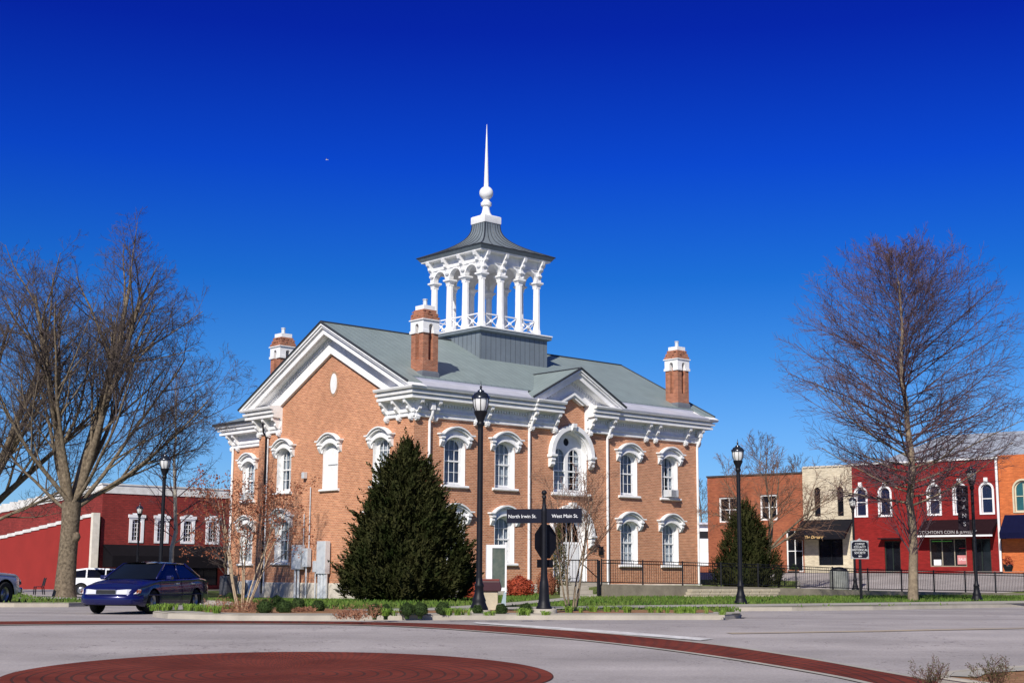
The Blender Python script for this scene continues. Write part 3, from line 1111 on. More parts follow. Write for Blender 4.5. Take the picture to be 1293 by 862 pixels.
# raking cornices
def clipz(poly, z0):
    out = []
    n = len(poly)
    for i in range(n):
        a, b = poly[i], poly[(i + 1) % n]
        ina, inb = a[1] >= z0, b[1] >= z0
        if ina: out.append(a)
        if ina != inb:
            t = (z0 - a[1]) / (b[1] - a[1])
            out.append((a[0] + (b[0] - a[0]) * t, z0))
    return out

def rake(mb, fn, c, za, slope, half, o0, o1, d0, d1, zmin):
    for sg in (-1, 1):
        poly = [(c, za - o0), (c + sg * half, za - o0 - slope * half), (c + sg * half, za - o1 - slope * half), (c, za - o1)]
        poly = clipz(poly, zmin)
        if len(poly) > 2:
            mb.prism(poly, lambda p: fn(p[0], d0, p[1]), lambda p: fn(p[0], d1, p[1]))

def rake_set(fn, c, za, slope, half, zmin, back=0.0, k=1.0):
    m = MB()
    rake(m, fn, c, za, slope, half, .05, .20 * k, back, -.97, zmin)
    rake(m, fn, c, za, slope, half, .20 * k, .34 * k, back, -.88, zmin)
    rake(m, fn, c, za, slope, half, .34 * k, .40 * k, back, -.78, zmin)
    rake(m, fn, c, za, slope, half, .40 * k, .72 * k, -.55, -.74, zmin)
    rake(m, fn, c, za, slope, half, .60 * k, .72 * k, back, -.60, zmin)
    rake(m, fn, c, za, slope, half - .3, .72 * k, .84 * k, back, -.16, zmin)
    rake(m, fn, c, za, slope, half - .3, .84 * k, 1.60 * k, back, -.08, zmin)
    rake(m, fn, c, za, slope, half - .5, 1.60 * k, 1.72 * k, back, -.13, zmin)
    rake(m, fn, c, za, slope, half - .5, 1.72 * k, 1.84 * k, back, -.20, zmin)
    o = m.build('raking_cornice', M['white'], CH)
    dm = MB()
    n = int((half - .9) / .2)
    for sg in (-1, 1):
        for i in range(n):
            a = c + sg * (.1 + i * .2)
            zz = za - slope * abs(a - c) - .86 * k
            if zz - .16 < zmin: continue
            poly = [(a, zz), (a + sg * .11, zz - slope * .11), (a + sg * .11, zz - slope * .11 - .15), (a, zz - .15)]
            dm.prism(poly, lambda p: fn(p[0], -.05, p[1]), lambda p: fn(p[0], -.17, p[1]))
    dm.build('dentils', M['white'], CH)
    return o
RZ, RS = 16.42, .51
rake_set(mL, TW / 2, RZ, RS, 9.0, 11.78)
rake_set(mE, TW / 2, RZ, RS, 9.0, 11.78)
rake_set(mR, CC, 14.0, .53, 3.95, 11.83, back=.3, k=.86)
# tympanum over the entrance bay
mb = MB()
mb.prism([(CC - 3.0, 11.85), (CC - 1.25, 11.85), (CC, 12.5), (CC + 1.25, 11.85), (CC + 3.0, 11.85), (CC, 13.3)], lambda p: mR(p[0], -.03, p[1]), lambda p: mR(p[0], .3, p[1]))
mb.build('tympanum', M['white'], CH)
mb = MB()
rake(mb, mR, CC, 12.55, .53, 2.2, 0, .16, .1, -.42, 11.83)
rake(mb, mR, CC, 12.38, .53, 2.0, 0, .14, .1, -.30, 11.83)
mb.build('inner_raking_mould', M['white'], CH)
dentil_row(mR, CC - 2.7, CC + 2.7, 12.42, 12.55, -.1, .2)

# roof planes (solid sheets)
def slab(mb, quad, th=.08):
    vs = [tuple(q) for q in quad] + [(q[0], q[1], q[2] - th) for q in quad]
    n = len(quad)
    mb.add(vs, [tuple(range(n)), tuple(range(2 * n - 1, n - 1, -1))] + [(i, (i + 1) % n, (i + 1) % n + n, i + n) for i in range(n)])
x0, x1 = -1.0, SL + 1.0
mb = MB()
ym = TW / 2
ysf = .35
zf = RZ - RS * (ym - ysf)
slab(mb, [(x0, ysf, zf), (x1, ysf, zf), (x1, ym, RZ), (x0, ym, RZ)])
slab(mb, [(x0, TW + 1.05, RZ - RS * (ym + 1.05)), (x0, ym, RZ), (x1, ym, RZ), (x1, TW + 1.05, RZ - RS * (ym + 1.05))])
rf = mb.build('roof', M['roof'], CH)
for sa, sb in ((x0, .05), (SL - .05, x1)):      # slope beyond the gable rakes down to the tips
    mb = MB()
    slab(mb, [(sa, -.62, RZ - RS * (ym + .62)), (sb, -.62, RZ - RS * (ym + .62)), (sb, ysf, zf), (sa, ysf, zf)])
    mb.build('roof_tip', M['roof'], rf)
for a, b in ((.05, 8.95), (15.3, SL - .05)):
    mb = MB()
    slab(mb, [(a, -1.0, 11.83), (b, -1.0, 11.83), (b, ysf, 12.32), (a, ysf, 12.32)], .06)
    slab(mb, [(a, ysf, 12.32), (b, ysf, 12.32), (b, ysf + .02, zf), (a, ysf + .02, zf)], .05)
    mb.build('box_gutter', M['gutter'], CH)
mb = MB()
slab(mb, [(CC - 4.0, -1.0, 14.0 - .53 * 4.0), (CC, -1.0, 14.0), (CC, 4.4, 14.0), (CC - 4.0, .6, 14.0 - .53 * 4.0)], .07)
slab(mb, [(CC, -1.0, 14.0), (CC + 4.0, -1.0, 14.0 - .53 * 4.0), (CC + 4.0, .6, 14.0 - .53 * 4.0), (CC, 4.4, 14.0)], .07)
mb.build('roof', M['roofy'], CH)
mb = MB()
c0 = (WX + 20) / 2
slab(mb, [(WX - 1.05, TW, 11.85), (WX - 1.05, WT + 1.05, 11.85), (c0, WT - 5, 15.3), (c0, TW - 5, 15.3), (WX - 1.05, TW - 1, 11.85)])
slab(mb, [(WX - 1.05, WT + 1.05, 11.85), (21.05, WT + 1.05, 11.85), (c0, WT - 5, 15.3)])
slab(mb, [(21.05, WT + 1.05, 11.85), (21.05, TW - 1, 11.85), (c0, TW - 5, 15.3), (c0, WT - 5, 15.3)])
mb.build('roof', M['roofy'], CH)
mb = MB()      # ridge caps and verge trims, dark edges
mb.tube([(x0, ym, RZ + .03), (x1, ym, RZ + .03)], .06, 6)
for xx in (x0, x1):
    for yy in (-.65, TW + 1.08):
        mb.tube([(xx, ym, RZ + .01), (xx, yy, RZ - RS * abs(ym - yy) + .01)], .055, 6)
mb.tube([(CC, -1.0, 14.03), (CC, 4.4, 14.03)], .05, 6)
for sg in (-1, 1):
    mb.tube([(CC, -1.0, 14.02), (CC + sg * 4.0, -1.0, 14.02 - .53 * 4.0)], .055, 6)
mb.tube([(WX - 1.05, TW + .9, 11.87), (WX - 1.05, WT + 1.05, 11.87), (21.05, WT + 1.05, 11.87)], .09, 6)
mb.build('roof_edge_trim', mat('dark_slate_metal', (.05, .055, .065), .5, .3), CH)

# downspouts
def spout(pts, r=.065, m=M['white'], name='downspout'):
    b = MB()
    b.tube(pts, r, 8)
    return b.build(name, m, CH, smooth='auto')
for a in (1.02, 8.62, 15.28, 23.85):
    spout([(a, -.42, 10.95), (a, -.40, 10.5), (a, -.34, 10.3), (a, -.13, 10.0), (a, -.11, 9.8), (a, -.11, .4)], .08)
    hb = MB()
    hb.box(a - .13, a + .13, -.5, -.2, 10.6, 10.98)
    hb.build('rain_head', M['white'], CH)
spout([(-.42, 14.95, 10.95), (-.34, 14.95, 10.3), (-.13, 14.95, 10.0), (-.11, 14.95, .3)], .06, M['iron'])
spout([(-.10, 14.75, 9.9), (-.10, 14.75, .3)], .05)
spout([(WX - .1, WT - .25, 10.3), (WX - .1, WT - .25, .2)], .09)

# chimneys
def chimney(sx_, ty, zb):
    h = .56
    m = MB()
    c = (sx_, ty)
    for i in (-1, 1):
        for j in (-1, 1):
            m.box(c[0] + (i * .355 - .195), c[0] + (i * .355 + .195), c[1] + (j * .355 - .195), c[1] + (j * .355 + .195), zb - .6, 15.35)
    m.box(c[0] - .30, c[0] + .30, c[1] - .30, c[1] + .30, zb - .6, 15.35)
    m.box(c[0] - .545, c[0] + .545, c[1] - .545, c[1] + .545, zb - .6, zb + .75)
    ch = m.build('chimney', M['brickR'], CH)
    f = MB()
    f.lathe([(.86, -.9), (.86, .0), (.80, .12)], 4, (c[0], c[1], zb), rot=math.pi / 4)
    f.build('flashing', mat('lead_grey', (.16, .17, .19), .6, .2), ch)
    b = MB()
    def face(fn2):
        out = [(-.585, 0), (-.15, 0)] + [(.15 * math.cos(math.pi - t), .38 + .15 * math.sin(t)) for t in [math.pi * k / 8 for k in range(9)]] + [(.15, 0), (.585, 0), (.585, .72), (-.585, .72)]
        b.holes(out, [], fn2)
        n = 9
        arc = [(-.15, 0)] + out[2:2 + n] + [(.15, 0)]
        p0 = [fn2(p) for p in arc]
        cc = Vector((c[0], c[1], 0))
        p1 = []
        for p in p0:
            v = Vector(p)
            dv = Vector((cc.x - v.x, cc.y - v.y, 0))
            ax = Vector((dv.x, 0, 0)) if abs(dv.x) > abs(dv.y) else Vector((0, dv.y, 0))
            p1.append(tuple(v + ax.normalized() * .25))
        b.add(p0 + p1, [(i, i + 1, i + 1 + len(arc), i + len(arc)) for i in range(len(arc) - 1)])
    z0 = 15.12
    face(lambda p: (c[0] + p[0], c[1] - .585, z0 + p[1]))
    face(lambda p: (c[0] - .585, c[1] + p[0], z0 + p[1]))
    face(lambda p: (c[0] + p[0], c[1] + .585, z0 + p[1]))
    face(lambda p: (c[0] + .585, c[1] + p[0], z0 + p[1]))
    for i in (-1, 1):
        for j in (-1, 1):
            b.box(c[0] + i * .40 - .23, c[0] + i * .40 + .23, c[1] + j * .40 - .23, c[1] + j * .40 + .23, z0 - .02, z0 + .14)
    b.box(c[0] - .66, c[0] + .66, c[1] - .66, c[1] + .66, z0 + .72, z0 + .78)
    b.build('white_band', M['white'], ch)
    k = MB()
    rr = random.Random(int(sx_ * 10))
    k.box(c[0] - .59, c[0] + .59, c[1] - .59, c[1] + .59, z0 + .78, z0 + .96)
    k.box(c[0] - .53, c[0] + .53, c[1] - .53, c[1] + .53, z0 + .96, z0 + 1.16)
    k.box(c[0] - .47, c[0] + .47, c[1] - .47, c[1] + .47, z0 + 1.16, z0 + 1.36)
    for q in range(40):
        zz = z0 + .82 + .50 * rr.random()
        e = .58 - .12 * (zz - z0 - .82) / .50
        u = rr.uniform(-e, e)
        s1 = rr.choice([(u, -e), (-e, u), (u, e), (e, u)])
        k.box(c[0] + s1[0] - .07, c[0] + s1[0] + .07, c[1] + s1[1] - .05, c[1] + s1[1] + .05, zz - .03, zz + .03)
    k.build('brick_corbel', M['brickR'], ch)
    t = MB()
    t.box(c[0] - .40, c[0] + .40, c[1] - .40, c[1] + .40, z0 + 1.36, z0 + 1.62)
    t.build('cap', M['white'], ch)
    t = MB()
    t.lathe([(.13, 0), (.12, .34), (.15, .34), (.15, .4), (.10, .4)], 10, (c[0] - .05, c[1] - .05, z0 + 1.62))
    t.build('chimney_pot', M['elec'], ch)
    return ch
chimney(1.5, 1.05, 12.8)
chimney(23.2, 1.0, 12.8)
chimney(.95, 15.0, 12.8)
chimney(23.2, 15.0, 12.8)

# cupola
KX, KY = 12.08, TW / 2
mb = MB()
mb.box(KX - 2.9, KX + 2.9, KY - 2.9, KY + 2.9, 13.8, 16.72)
CU = mb.build('cupola', M['roofv'], CH)
mb = MB()
mb.lathe([(3.0 * 1.414, 0), (3.12 * 1.414, .06), (3.12 * 1.414, .25)], 4, (KX, KY, 16.70), rot=math.pi / 4)
mb.build('deck_edge', mat('grey_metal', (.17, .20, .22), .5, .1), CU)
mb = MB()
mb.box(KX - 3.16, KX + 3.16, KY - 3.16, KY + 3.16, 16.95, 17.03)
mb.build('deck', M['white'], CU)
faces4 = [lambda a, d, z: (KX + a, KY - 2.45 + d, z), lambda a, d, z: (KX - 2.45 + d, KY + a, z), lambda a, d, z: (KX + a, KY + 2.45 - d, z), lambda a, d, z: (KX + 2.45 - d, KY + a, z)]
CP = [-2.4, -.8, .8, 2.4]
pos = set()
for a in CP:
    for b in CP:
        if abs(a) == 2.4 or abs(b) == 2.4:
            pos.add((a, b))
for a, b in sorted(pos):
    m = MB()
    c = (KX + a, KY + b, 0)
    q = math.pi / 8
    m.lathe([(.30, 17.03), (.30, 17.35), (.26, 17.40), (.245, 17.5), (.215, 20.2), (.23, 20.22)], 8, c, rot=q)
    m.lathe([(.25, 20.2), (.27, 20.25), (.25, 20.3), (.30, 20.42), (.42, 20.5), (.47, 20.52), (.47, 20.62), (.40, 20.64)], 4, c, rot=math.pi / 4)
    m.build('column', M['white'], CU)
for fi, fn in enumerate(faces4):
    m = MB()
    # arcade with three arches
    pts = [(-2.62, 20.62), (-2.4 + .2, 20.62)]
    for c in (-1.6, 0, 1.6):
        for k in range(0, 13):
            t = math.pi - math.pi * k / 12
            pts.append((c + .57 * math.cos(t), 20.68 + .57 * math.sin(t)))
    pts += [(2.2, 20.62), (2.62, 20.62), (2.62, 21.95), (-2.62, 21.95)]
    sh = .003 * (fi % 2)
    m.prism(pts, lambda p: fn(p[0], -.15 - sh, p[1]), lambda p: fn(p[0], .15, p[1]))
    for c in (-1.6, 0, 1.6):      # arch mouldings
        n = 12
        arc0 = [(c + .57 * math.cos(math.pi * k / n), 20.68 + .57 * math.sin(math.pi * k / n)) for k in range(n + 1)]
        arc1 = [(c + .68 * math.cos(math.pi * k / n), 20.68 + .68 * math.sin(math.pi * k / n)) for k in range(n + 1)]
        vs = []
        for d in (-.15, -.2):
            vs += [fn(p[0], d, p[1]) for p in arc0] + [fn(p[0], d, p[1]) for p in arc1]
        n1 = n + 1
        fs = []
        for i in range(n):
            fs += [(2 * n1 + i, 2 * n1 + i + 1, 3 * n1 + i + 1, 3 * n1 + i), (i, i + 1, 2 * n1 + i + 1, 2 * n1 + i), (n1 + i, n1 + i + 1, 3 * n1 + i + 1, 3 * n1 + i)]
        m.add(vs, fs)
    bx(m, fn, -2.6, 2.6, -.15, -.22, 21.36, 21.42)
    m.build('arcade', M['white'], CU)
    for a in CP:
        b = MB()
        profile(b, [(-.12, 20.95), (-.24, 20.9), (-.32, 21.02), (-.25, 21.15), (-.30, 21.32), (-.46, 21.42), (-.48, 21.6), (-.62, 21.72), (-.70, 21.95), (-.12, 21.95)], a - .11, a + .11, fn)
        bx(b, fn, a - .16, a + .16, -.12, -.3, 20.98, 21.1)
        b.build('bracket', M['white'], CU)
    # X railing with a ring at each crossing
    for c in (-1.6, 0, 1.6):
        b = MB()
        for zz in (17.16, 18.0):
            bx(b, fn, c - .62, c + .62, -.04, .04, zz - .035, zz + .035)
        for sg in (-1, 1):
            b.tube([fn(c - .6, 0, 17.18 if sg > 0 else 17.98), fn(c + .6, 0, 17.98 if sg > 0 else 17.18)], .035, 4)
        b.prism([(c + .11 * math.cos(t), 17.58 + .11 * math.sin(t)) for t in [2 * math.pi * k / 10 for k in range(10)]], lambda p: fn(p[0], -.045, p[1]), lambda p: fn(p[0], .045, p[1]))
        b.build('railing', M['white'], CU)
m = MB()
q4 = math.pi / 4
m.lathe([(2.6 * 1.414, 21.94), (3.05 * 1.414, 21.96), (3.08 * 1.414, 22.06)], 4, (KX, KY, 0), rot=q4)
m.build('eave', M['white'], CU)
m = MB()
m.lathe([(3.10 * 1.414, 22.05), (3.24 * 1.414, 22.24), (3.27 * 1.414, 22.30)], 4, (KX, KY, 0), rot=q4)
m.build('roof_fascia', mat('grey_metal', (.17, .20, .22), .5, .1), CU)
# bell-cast roof with standing seams
prof = []
for i in range(13):
    t = i / 12
    hw = .66 + (3.28 - .66) * (1 - t) ** 2.8
    prof.append((hw, 22.30 + 2.35 * (t ** .92)))
m = MB()
vs = []
NC = 12
for hw, z in prof:
    for k in range(4 * NC):
        side, j = divmod(k, NC)
        u = -1 + 2 * j / NC
        p = [(u, -1), (1, u), (-u, 1), (-1, -u)][side]
        vs.append((KX + p[0] * hw, KY + p[1] * hw, z))
n = 4 * NC
fs = [(i * n + k, i * n + (k + 1) % n, (i + 1) * n + (k + 1) % n, (i + 1) * n + k) for i in range(len(prof) - 1) for k in range(n)]
m.add(vs, fs)
CRF = m.build('roof', mat('cupola_slate_metal', (.19, .22, .24), .45, .15, var=.12), CU)
m = MB()
for k in range(4 * NC):
    if k % NC == 0 or k % 2 == 0:
        side, j = divmod(k, NC)
        u = -1 + 2 * j / NC
        p = [(u, -1), (1, u), (-u, 1), (-1, -u)][side]
        m.tube([(KX + p[0] * hw, KY + p[1] * hw, z + .01) for hw, z in prof], .028 if k % NC else .045, 4)
m.build('seam', mat('dark_slate_metal', (.05, .055, .065), .5, .3), CRF)
m = MB()
m.tube([(KX - 3.29, KY - 3.29, 22.31), (KX + 3.29, KY - 3.29, 22.31), (KX + 3.29, KY + 3.29, 22.31), (KX - 3.29, KY + 3.29, 22.31), (KX - 3.29, KY - 3.29, 22.31)], .035, 4)
m.build('eave_trim', mat('dark_slate_metal', (.05, .055, .065), .5, .3), CRF)
m = MB()
m.lathe([(.70 * 1.414, 24.62), (.72 * 1.414, 24.66), (.72 * 1.414, 25.08), (.66 * 1.414, 25.14)], 4, (KX, KY, 0), rot=q4)
m.lathe([(.62, 25.1), (.42, 25.22), (.30, 25.42), (.24, 25.7), (.24, 25.85), (.36, 25.92), (.38, 26.1), (.27, 26.2), (.20, 26.32), (.26, 26.36)], 12, (KX, KY, 0))
m.lathe([(.12, 26.34)] + [(.47 * math.sin(math.pi * k / 12), 26.80 - .46 * math.cos(math.pi * k / 12)) for k in range(1, 12)] + [(.12, 27.26)], 20, (KX, KY, 0))
m.lathe([(.17, 27.2), (.155, 27.6), (.11, 29), (.055, 30.6), (.012, 31.6)], 10, (KX, KY, 0))
m.build('spire', M['white'], CU, smooth='auto')
m = MB()

# ------------------------------------------------------------------ services on the gable face
def LW(a, d, z=0.0):
    """gable face local (along, outward, z) -> world"""
    return Vector((CX, CY, z)) + V * a - U * d
def on_left(a, d):
    p = LW(a, d)
    return p
def service(name, label, cat, a, d, group=None):
    p = LW(a, d)
    return thing(name, label, cat, (p.x, p.y, G(p.x, p.y) + .13), YAW, group)
t = service('electric_cabinet', 'tall white electric cabinet on grey conduits beside the big juniper', 'electric cabinet', 8.05, .3)
MB().box(-.18, .18, -.45, .45, 1.45, 3.35).build('cabinet_body', M['elec'], t, bevel=.02)
mb = MB()
for k in (-.3, 0, .3):
    mb.tube([(0, k, -.1), (0, k, 1.5)], .13, 8)
mb.build('conduit', M['elec'], t)
t = service('meter_box', 'larger of the grey electric meter boxes on the gable wall, nearest the corner downpipe', 'meter box', 10.75, .25)
MB().box(-.16, .16, -.5, .5, 1.7, 3.15).build('meter_body', M['elec'], t, bevel=.02)
mb = MB()
for k in (-.1, .25):
    mb.tube([(0, k, -.1), (0, k, 1.75)], .075, 6)
mb.build('conduit', M['elec'], t)
t = service('meter_box', 'narrow grey electric meter box between the larger box and the small one', 'meter box', 9.85, .25)
MB().box(-.15, .15, -.28, .28, 1.85, 2.95).build('meter_body', M['elec'], t, bevel=.02)
mb = MB()
mb.tube([(0, 0, -.1), (0, 0, 1.9)], .05, 6)
mb.tube([(.15, 0, 2.9), (.15, 0, 6.6)], .035, 6)
mb.tube([(.15, .6, 2.2), (.15, .6, 5.0)], .03, 6)
mb.build('conduit', M['elec'], t)
t = service('meter_box', 'small grey electric box on a single conduit left of the tall cabinet', 'meter box', 8.95, .2)
MB().box(-.12, .12, -.17, .17, 1.55, 2.2).build('meter_body', M['elec'], t, bevel=.02)
MB().tube([(0, 0, -.1), (0, 0, 1.6)], .045, 6).build('conduit', M['elec'], t)
t = service('heat_pump', 'white outdoor heat pump with round fan grille beside the gable wall', 'heat pump', 13.3, 1.9)
MB().box(-.22, .22, -.62, .62, .02, 1.05).build('casing', M['white'], t, bevel=.03)
mb = MB()
mb.prism([(.32 * math.cos(k * math.pi / 10) + .25, .55 + .38 * math.sin(k * math.pi / 10)) for k in range(20)], lambda p: (-.225, p[0], p[1]), lambda p: (-.24, p[0], p[1]))
mb.build('fan_grille', mat('grille_grey', (.13, .13, .14), .7), t)
t = service('condenser', 'square dark grey air conditioning condenser behind the small multi-stem tree', 'air conditioner', 18.2, .5)
MB().box(-.4, .4, -.45, .45, .02, 1.25).build('casing', mat('condenser_grey', (.09, .09, .10), .6), t, bevel=.03)
mb = MB()
for k in range(12):
    mb.box(-.415, .415, -.465, .465, .12 + k * .09, .14 + k * .09)
mb.build('louvres', mat('grille_grey', (.13, .13, .14), .7), t)
mb = MB()
mb.lathe([(.36, 1.25), (.38, 1.32), (.3, 1.34)], 16)
mb.build('fan_guard', M['iron'], t)
def window_unit(name, label, fn_loc, rz):
    t = thing(name, label, 'air conditioner', fn_loc, rz, 'window air conditioners')
    MB().box(-.36, .36, -.42, .30, 0, .46).build('casing', M['elec'], t, bevel=.02)
    mb = MB()
    for k in range(7):
        mb.box(-.28, .12, -.43, -.415, .06 + k * .055, .08 + k * .055)
    mb.box(-.34, -.3, -.432, -.415, .04, .42)
    mb.build('grille', mat('grille_grey', (.13, .13, .14), .7), t)
    return t
p = Vector((CX, CY, ZU + .05)) + U * (21.2 - .02) - V * .05
window_unit('window_air_conditioner', 'grey air conditioner in the upper window nearest the far right corner', p, YAW)
p = Vector((CX, CY, ZU + .05)) + U * (WX - .05) + V * 23.8
window_unit('window_air_conditioner', 'grey air conditioner in the upper window of the shaded rear wing', p, YAW - math.pi / 2)
# floodlight and loose wiring on the gable wall
t = service('floodlight', 'small grey floodlight fixed to the gable wall between the upper windows', 'floodlight', 10.5, .12)
t.location.z = 7.3
MB().box(-.15, .1, -.14, .14, -.1, .28).build('lamp_head', M['elec'], t, bevel=.02)
MB().tube([(.12, 0, -.1), (.05, 0, .1), (-.02, 0, .2)], .03, 6).build('arm', M['elec'], t)

# little notices and fittings by the entrance
p = Vector((CX, CY, 0)) + U * 14.7 - V * .06
t = thing('mailbox', 'small dark letterbox on the brick wall right of the entrance', 'mailbox', (p.x, p.y, 2.75), YAW)
MB().box(-.16, .16, -.08, .05, 0, .45).build('box_body', M['iron'], t, bevel=.015)
MB().box(-.17, .17, -.11, .05, .45, .5).build('lid', M['iron'], t)

# entrance steps
EX = Vector((CX, CY, 0)) + U * CC
t = thing('entrance_steps', 'concrete entrance steps and landing below the white front door', 'steps', (EX.x, EX.y, 0), YAW)
mb = MB()
mb.box(-1.7, 1.7, -1.5, -.1, .1, 1.12)
mb.build('landing', M['conc'], t, bevel=.015)
for k in range(3):
    mb = MB()
    mb.box(-1.3, 1.3, -1.5 - .32 * (3 - k), -1.51 - .32 * (2 - k) + .01, .0, .30 + .22 * (k + 1) - .05)
    mb.build('step', M['conc'], t, bevel=.015)

# ------------------------------------------------------------------ trees
def rvec(rng):
    while True:
        v = Vector((rng.uniform(-1, 1), rng.uniform(-1, 1), rng.uniform(-1, 1)))
        if .05 < v.length < 1:
            return v.normalized()

class Tree:
    """bare tree grown as tapered limbs; heavy wood goes to the trunk mesh, thin twigs to the crown mesh"""
    def __init__(s, seed, levels, thick, children, angle, ratio, tropism, wob, rmin=.008, envelope=None, rk=.5):
        s.rk = rk
        s.rng = random.Random(seed)
        s.levels, s.thick, s.children, s.angle, s.ratio, s.trop, s.wob, s.rmin = levels, thick, children, angle, ratio, tropism, wob, rmin
        s.env = envelope
        s.wood, s.twig = MB(), MB()
        s.tips = []
    def limb(s, p, d, L, r, lvl, r_end=.28):
        rng = s.rng
        n = 8 if lvl == 0 else (6 if lvl == 1 else (5 if lvl == 2 else 3))
        pts, rad = [p.copy()], [r]
        dirs = [d.copy()]
        cur = d.normalized()
        for i in range(n):
            cur = (cur + rvec(rng) * s.wob[min(lvl, len(s.wob) - 1)] + Vector((0, 0, 1)) * s.trop[min(lvl, len(s.trop) - 1)]).normalized()
            pts.append(pts[-1] + cur * L / n)
            rad.append(max(r * (1 - (1 - r_end) * (i + 1) / n), s.rmin * .6))
            dirs.append(cur.copy())
        mb = s.wood if r > s.thick else s.twig
        mb.tube(pts, rad, 9 if r > .15 else (6 if r > .06 else (4 if r > .02 else 3)), cap=False)
        return pts, rad, dirs
    def grow(s, p, d, L, r, lvl, start=.2, end=1.0):
        pts, rad, dirs = s.limb(p, d, L, r, lvl)
        if lvl >= s.levels:
            s.tips.append((pts[-1], dirs[-1]))
            return
        rng = s.rng
        k = s.children[min(lvl, len(s.children) - 1)]
        for i in range(k):
            t = start + (end - start) * (i + rng.random() * .8) / k
            f = min(t, .999) * (len(pts) - 1)
            j = int(f)
            q = pts[j].lerp(pts[j + 1], f - j)
            rr = rad[j] + (rad[j + 1] - rad[j]) * (f - j)
            ax = dirs[j + 1]
            a = R(rng.uniform(*s.angle[min(lvl, len(s.angle) - 1)]))
            side = rvec(rng)
            side = (side - ax * side.dot(ax)).normalized()
            dd = ax * math.cos(a) + side * math.sin(a)
            LL = L * s.ratio[min(lvl, len(s.ratio) - 1)] * (1.12 - .55 * t) * rng.uniform(.75, 1.2)
            if s.env:
                LL *= s.env(q, dd)
            r2 = max(min(rr * .62, r * s.rk), s.rmin)
            s.grow(q, dd, LL, r2, lvl + 1, .15)
    def finish(s, name, label, cat, loc, wm, tm, group=None):
        t = thing(name, label, cat, loc, 0, group)
        s.wood.build('trunk', wm, t, smooth=True, recalc=False)
        if s.twig.v:
            s.twig.build('crown', tm, t, recalc=False)
        return t

# big spreading tree on the left lawn
def big_left(seed, name, label, loc, H, lean=0.0, rb=.62, limbs=None, trunk_h=.25):
    T = Tree(seed, 4, .045, [9, 8, 6, 5], [(18, 44), (28, 55), (28, 60), (25, 60)], [.55, .56, .5, .5], [.05, .05, .04, .02], [.09, .11, .15, .2], rmin=.008, rk=.40)
    rng = T.rng
    th = H * trunk_h
    mb = T.wood
    pts = [Vector((0, 0, -.3)), Vector((0, 0, .3)), Vector((.05, 0, th * .4)), Vector((.1, 0, th * .75)), Vector((.12, 0, th))]
    mb.tube(pts, [rb * 1.45, rb * 1.12, rb, rb * .98, rb * 1.05], 14, cap=False)
    # burl on the trunk
    mb.lathe([(.0, -.3), (.2, -.2), (.27, 0), (.2, .2), (0, .3)], 8, (rb * .95, -.15, th * .62))
    base = pts[-1]
    for (ax, ay, az, L, r) in limbs:
        d = Vector((ax, ay, az)).normalized()
        q = base + Vector((ax * .15, ay * .15, -rng.uniform(0, .5)))
        T.grow(q, d, L, r, 0, .22)
    return T.finish(name, label, 'tree', loc, M['bark'], M['twigG'])
zg = at(82, 73, off=.13)
big_left(11, 'bare_tree', 'tall spreading bare tree with a thick knotted trunk in front of the red wall', (zg.x, zg.y, zg.z), 21, rb=.46,
         limbs=[(.16, .1, 1, 12.6, .30), (-.22, .1, 1, 11.6, .27), (.40, -.1, 1, 11.6, .22), (.25, .42, 1, 11, .15), (.0, -.45, 1, 10.5, .14), (.95, .1, .72, 8.6, .13), (.8, -.5, .95, 8.4, .11), (-.75, -.3, .8, 9.0, .13), (1.15, .5, .40, 7.0, .09), (-.85, .1, .62, 6.5, .10), (.68, .2, 1.05, 9.8, .14), (-.55, .3, 1, 10, .13)], trunk_h=.22)
zg = at(-50, 80, off=.13)
big_left(23, 'bare_tree', 'leaning bare tree at the left edge, its trunk outside the frame', (zg.x, zg.y, zg.z), 18, rb=.48,
         limbs=[(.5, 0, 1, 12, .27), (.1, .2, 1, 12.5, .27), (.85, .1, .9, 10.5, .22), (-.4, 0, 1, 9, .2), (.8, -.3, 1.1, 10.5, .18), (1.2, .2, .45, 7.5, .12)], trunk_h=.2)

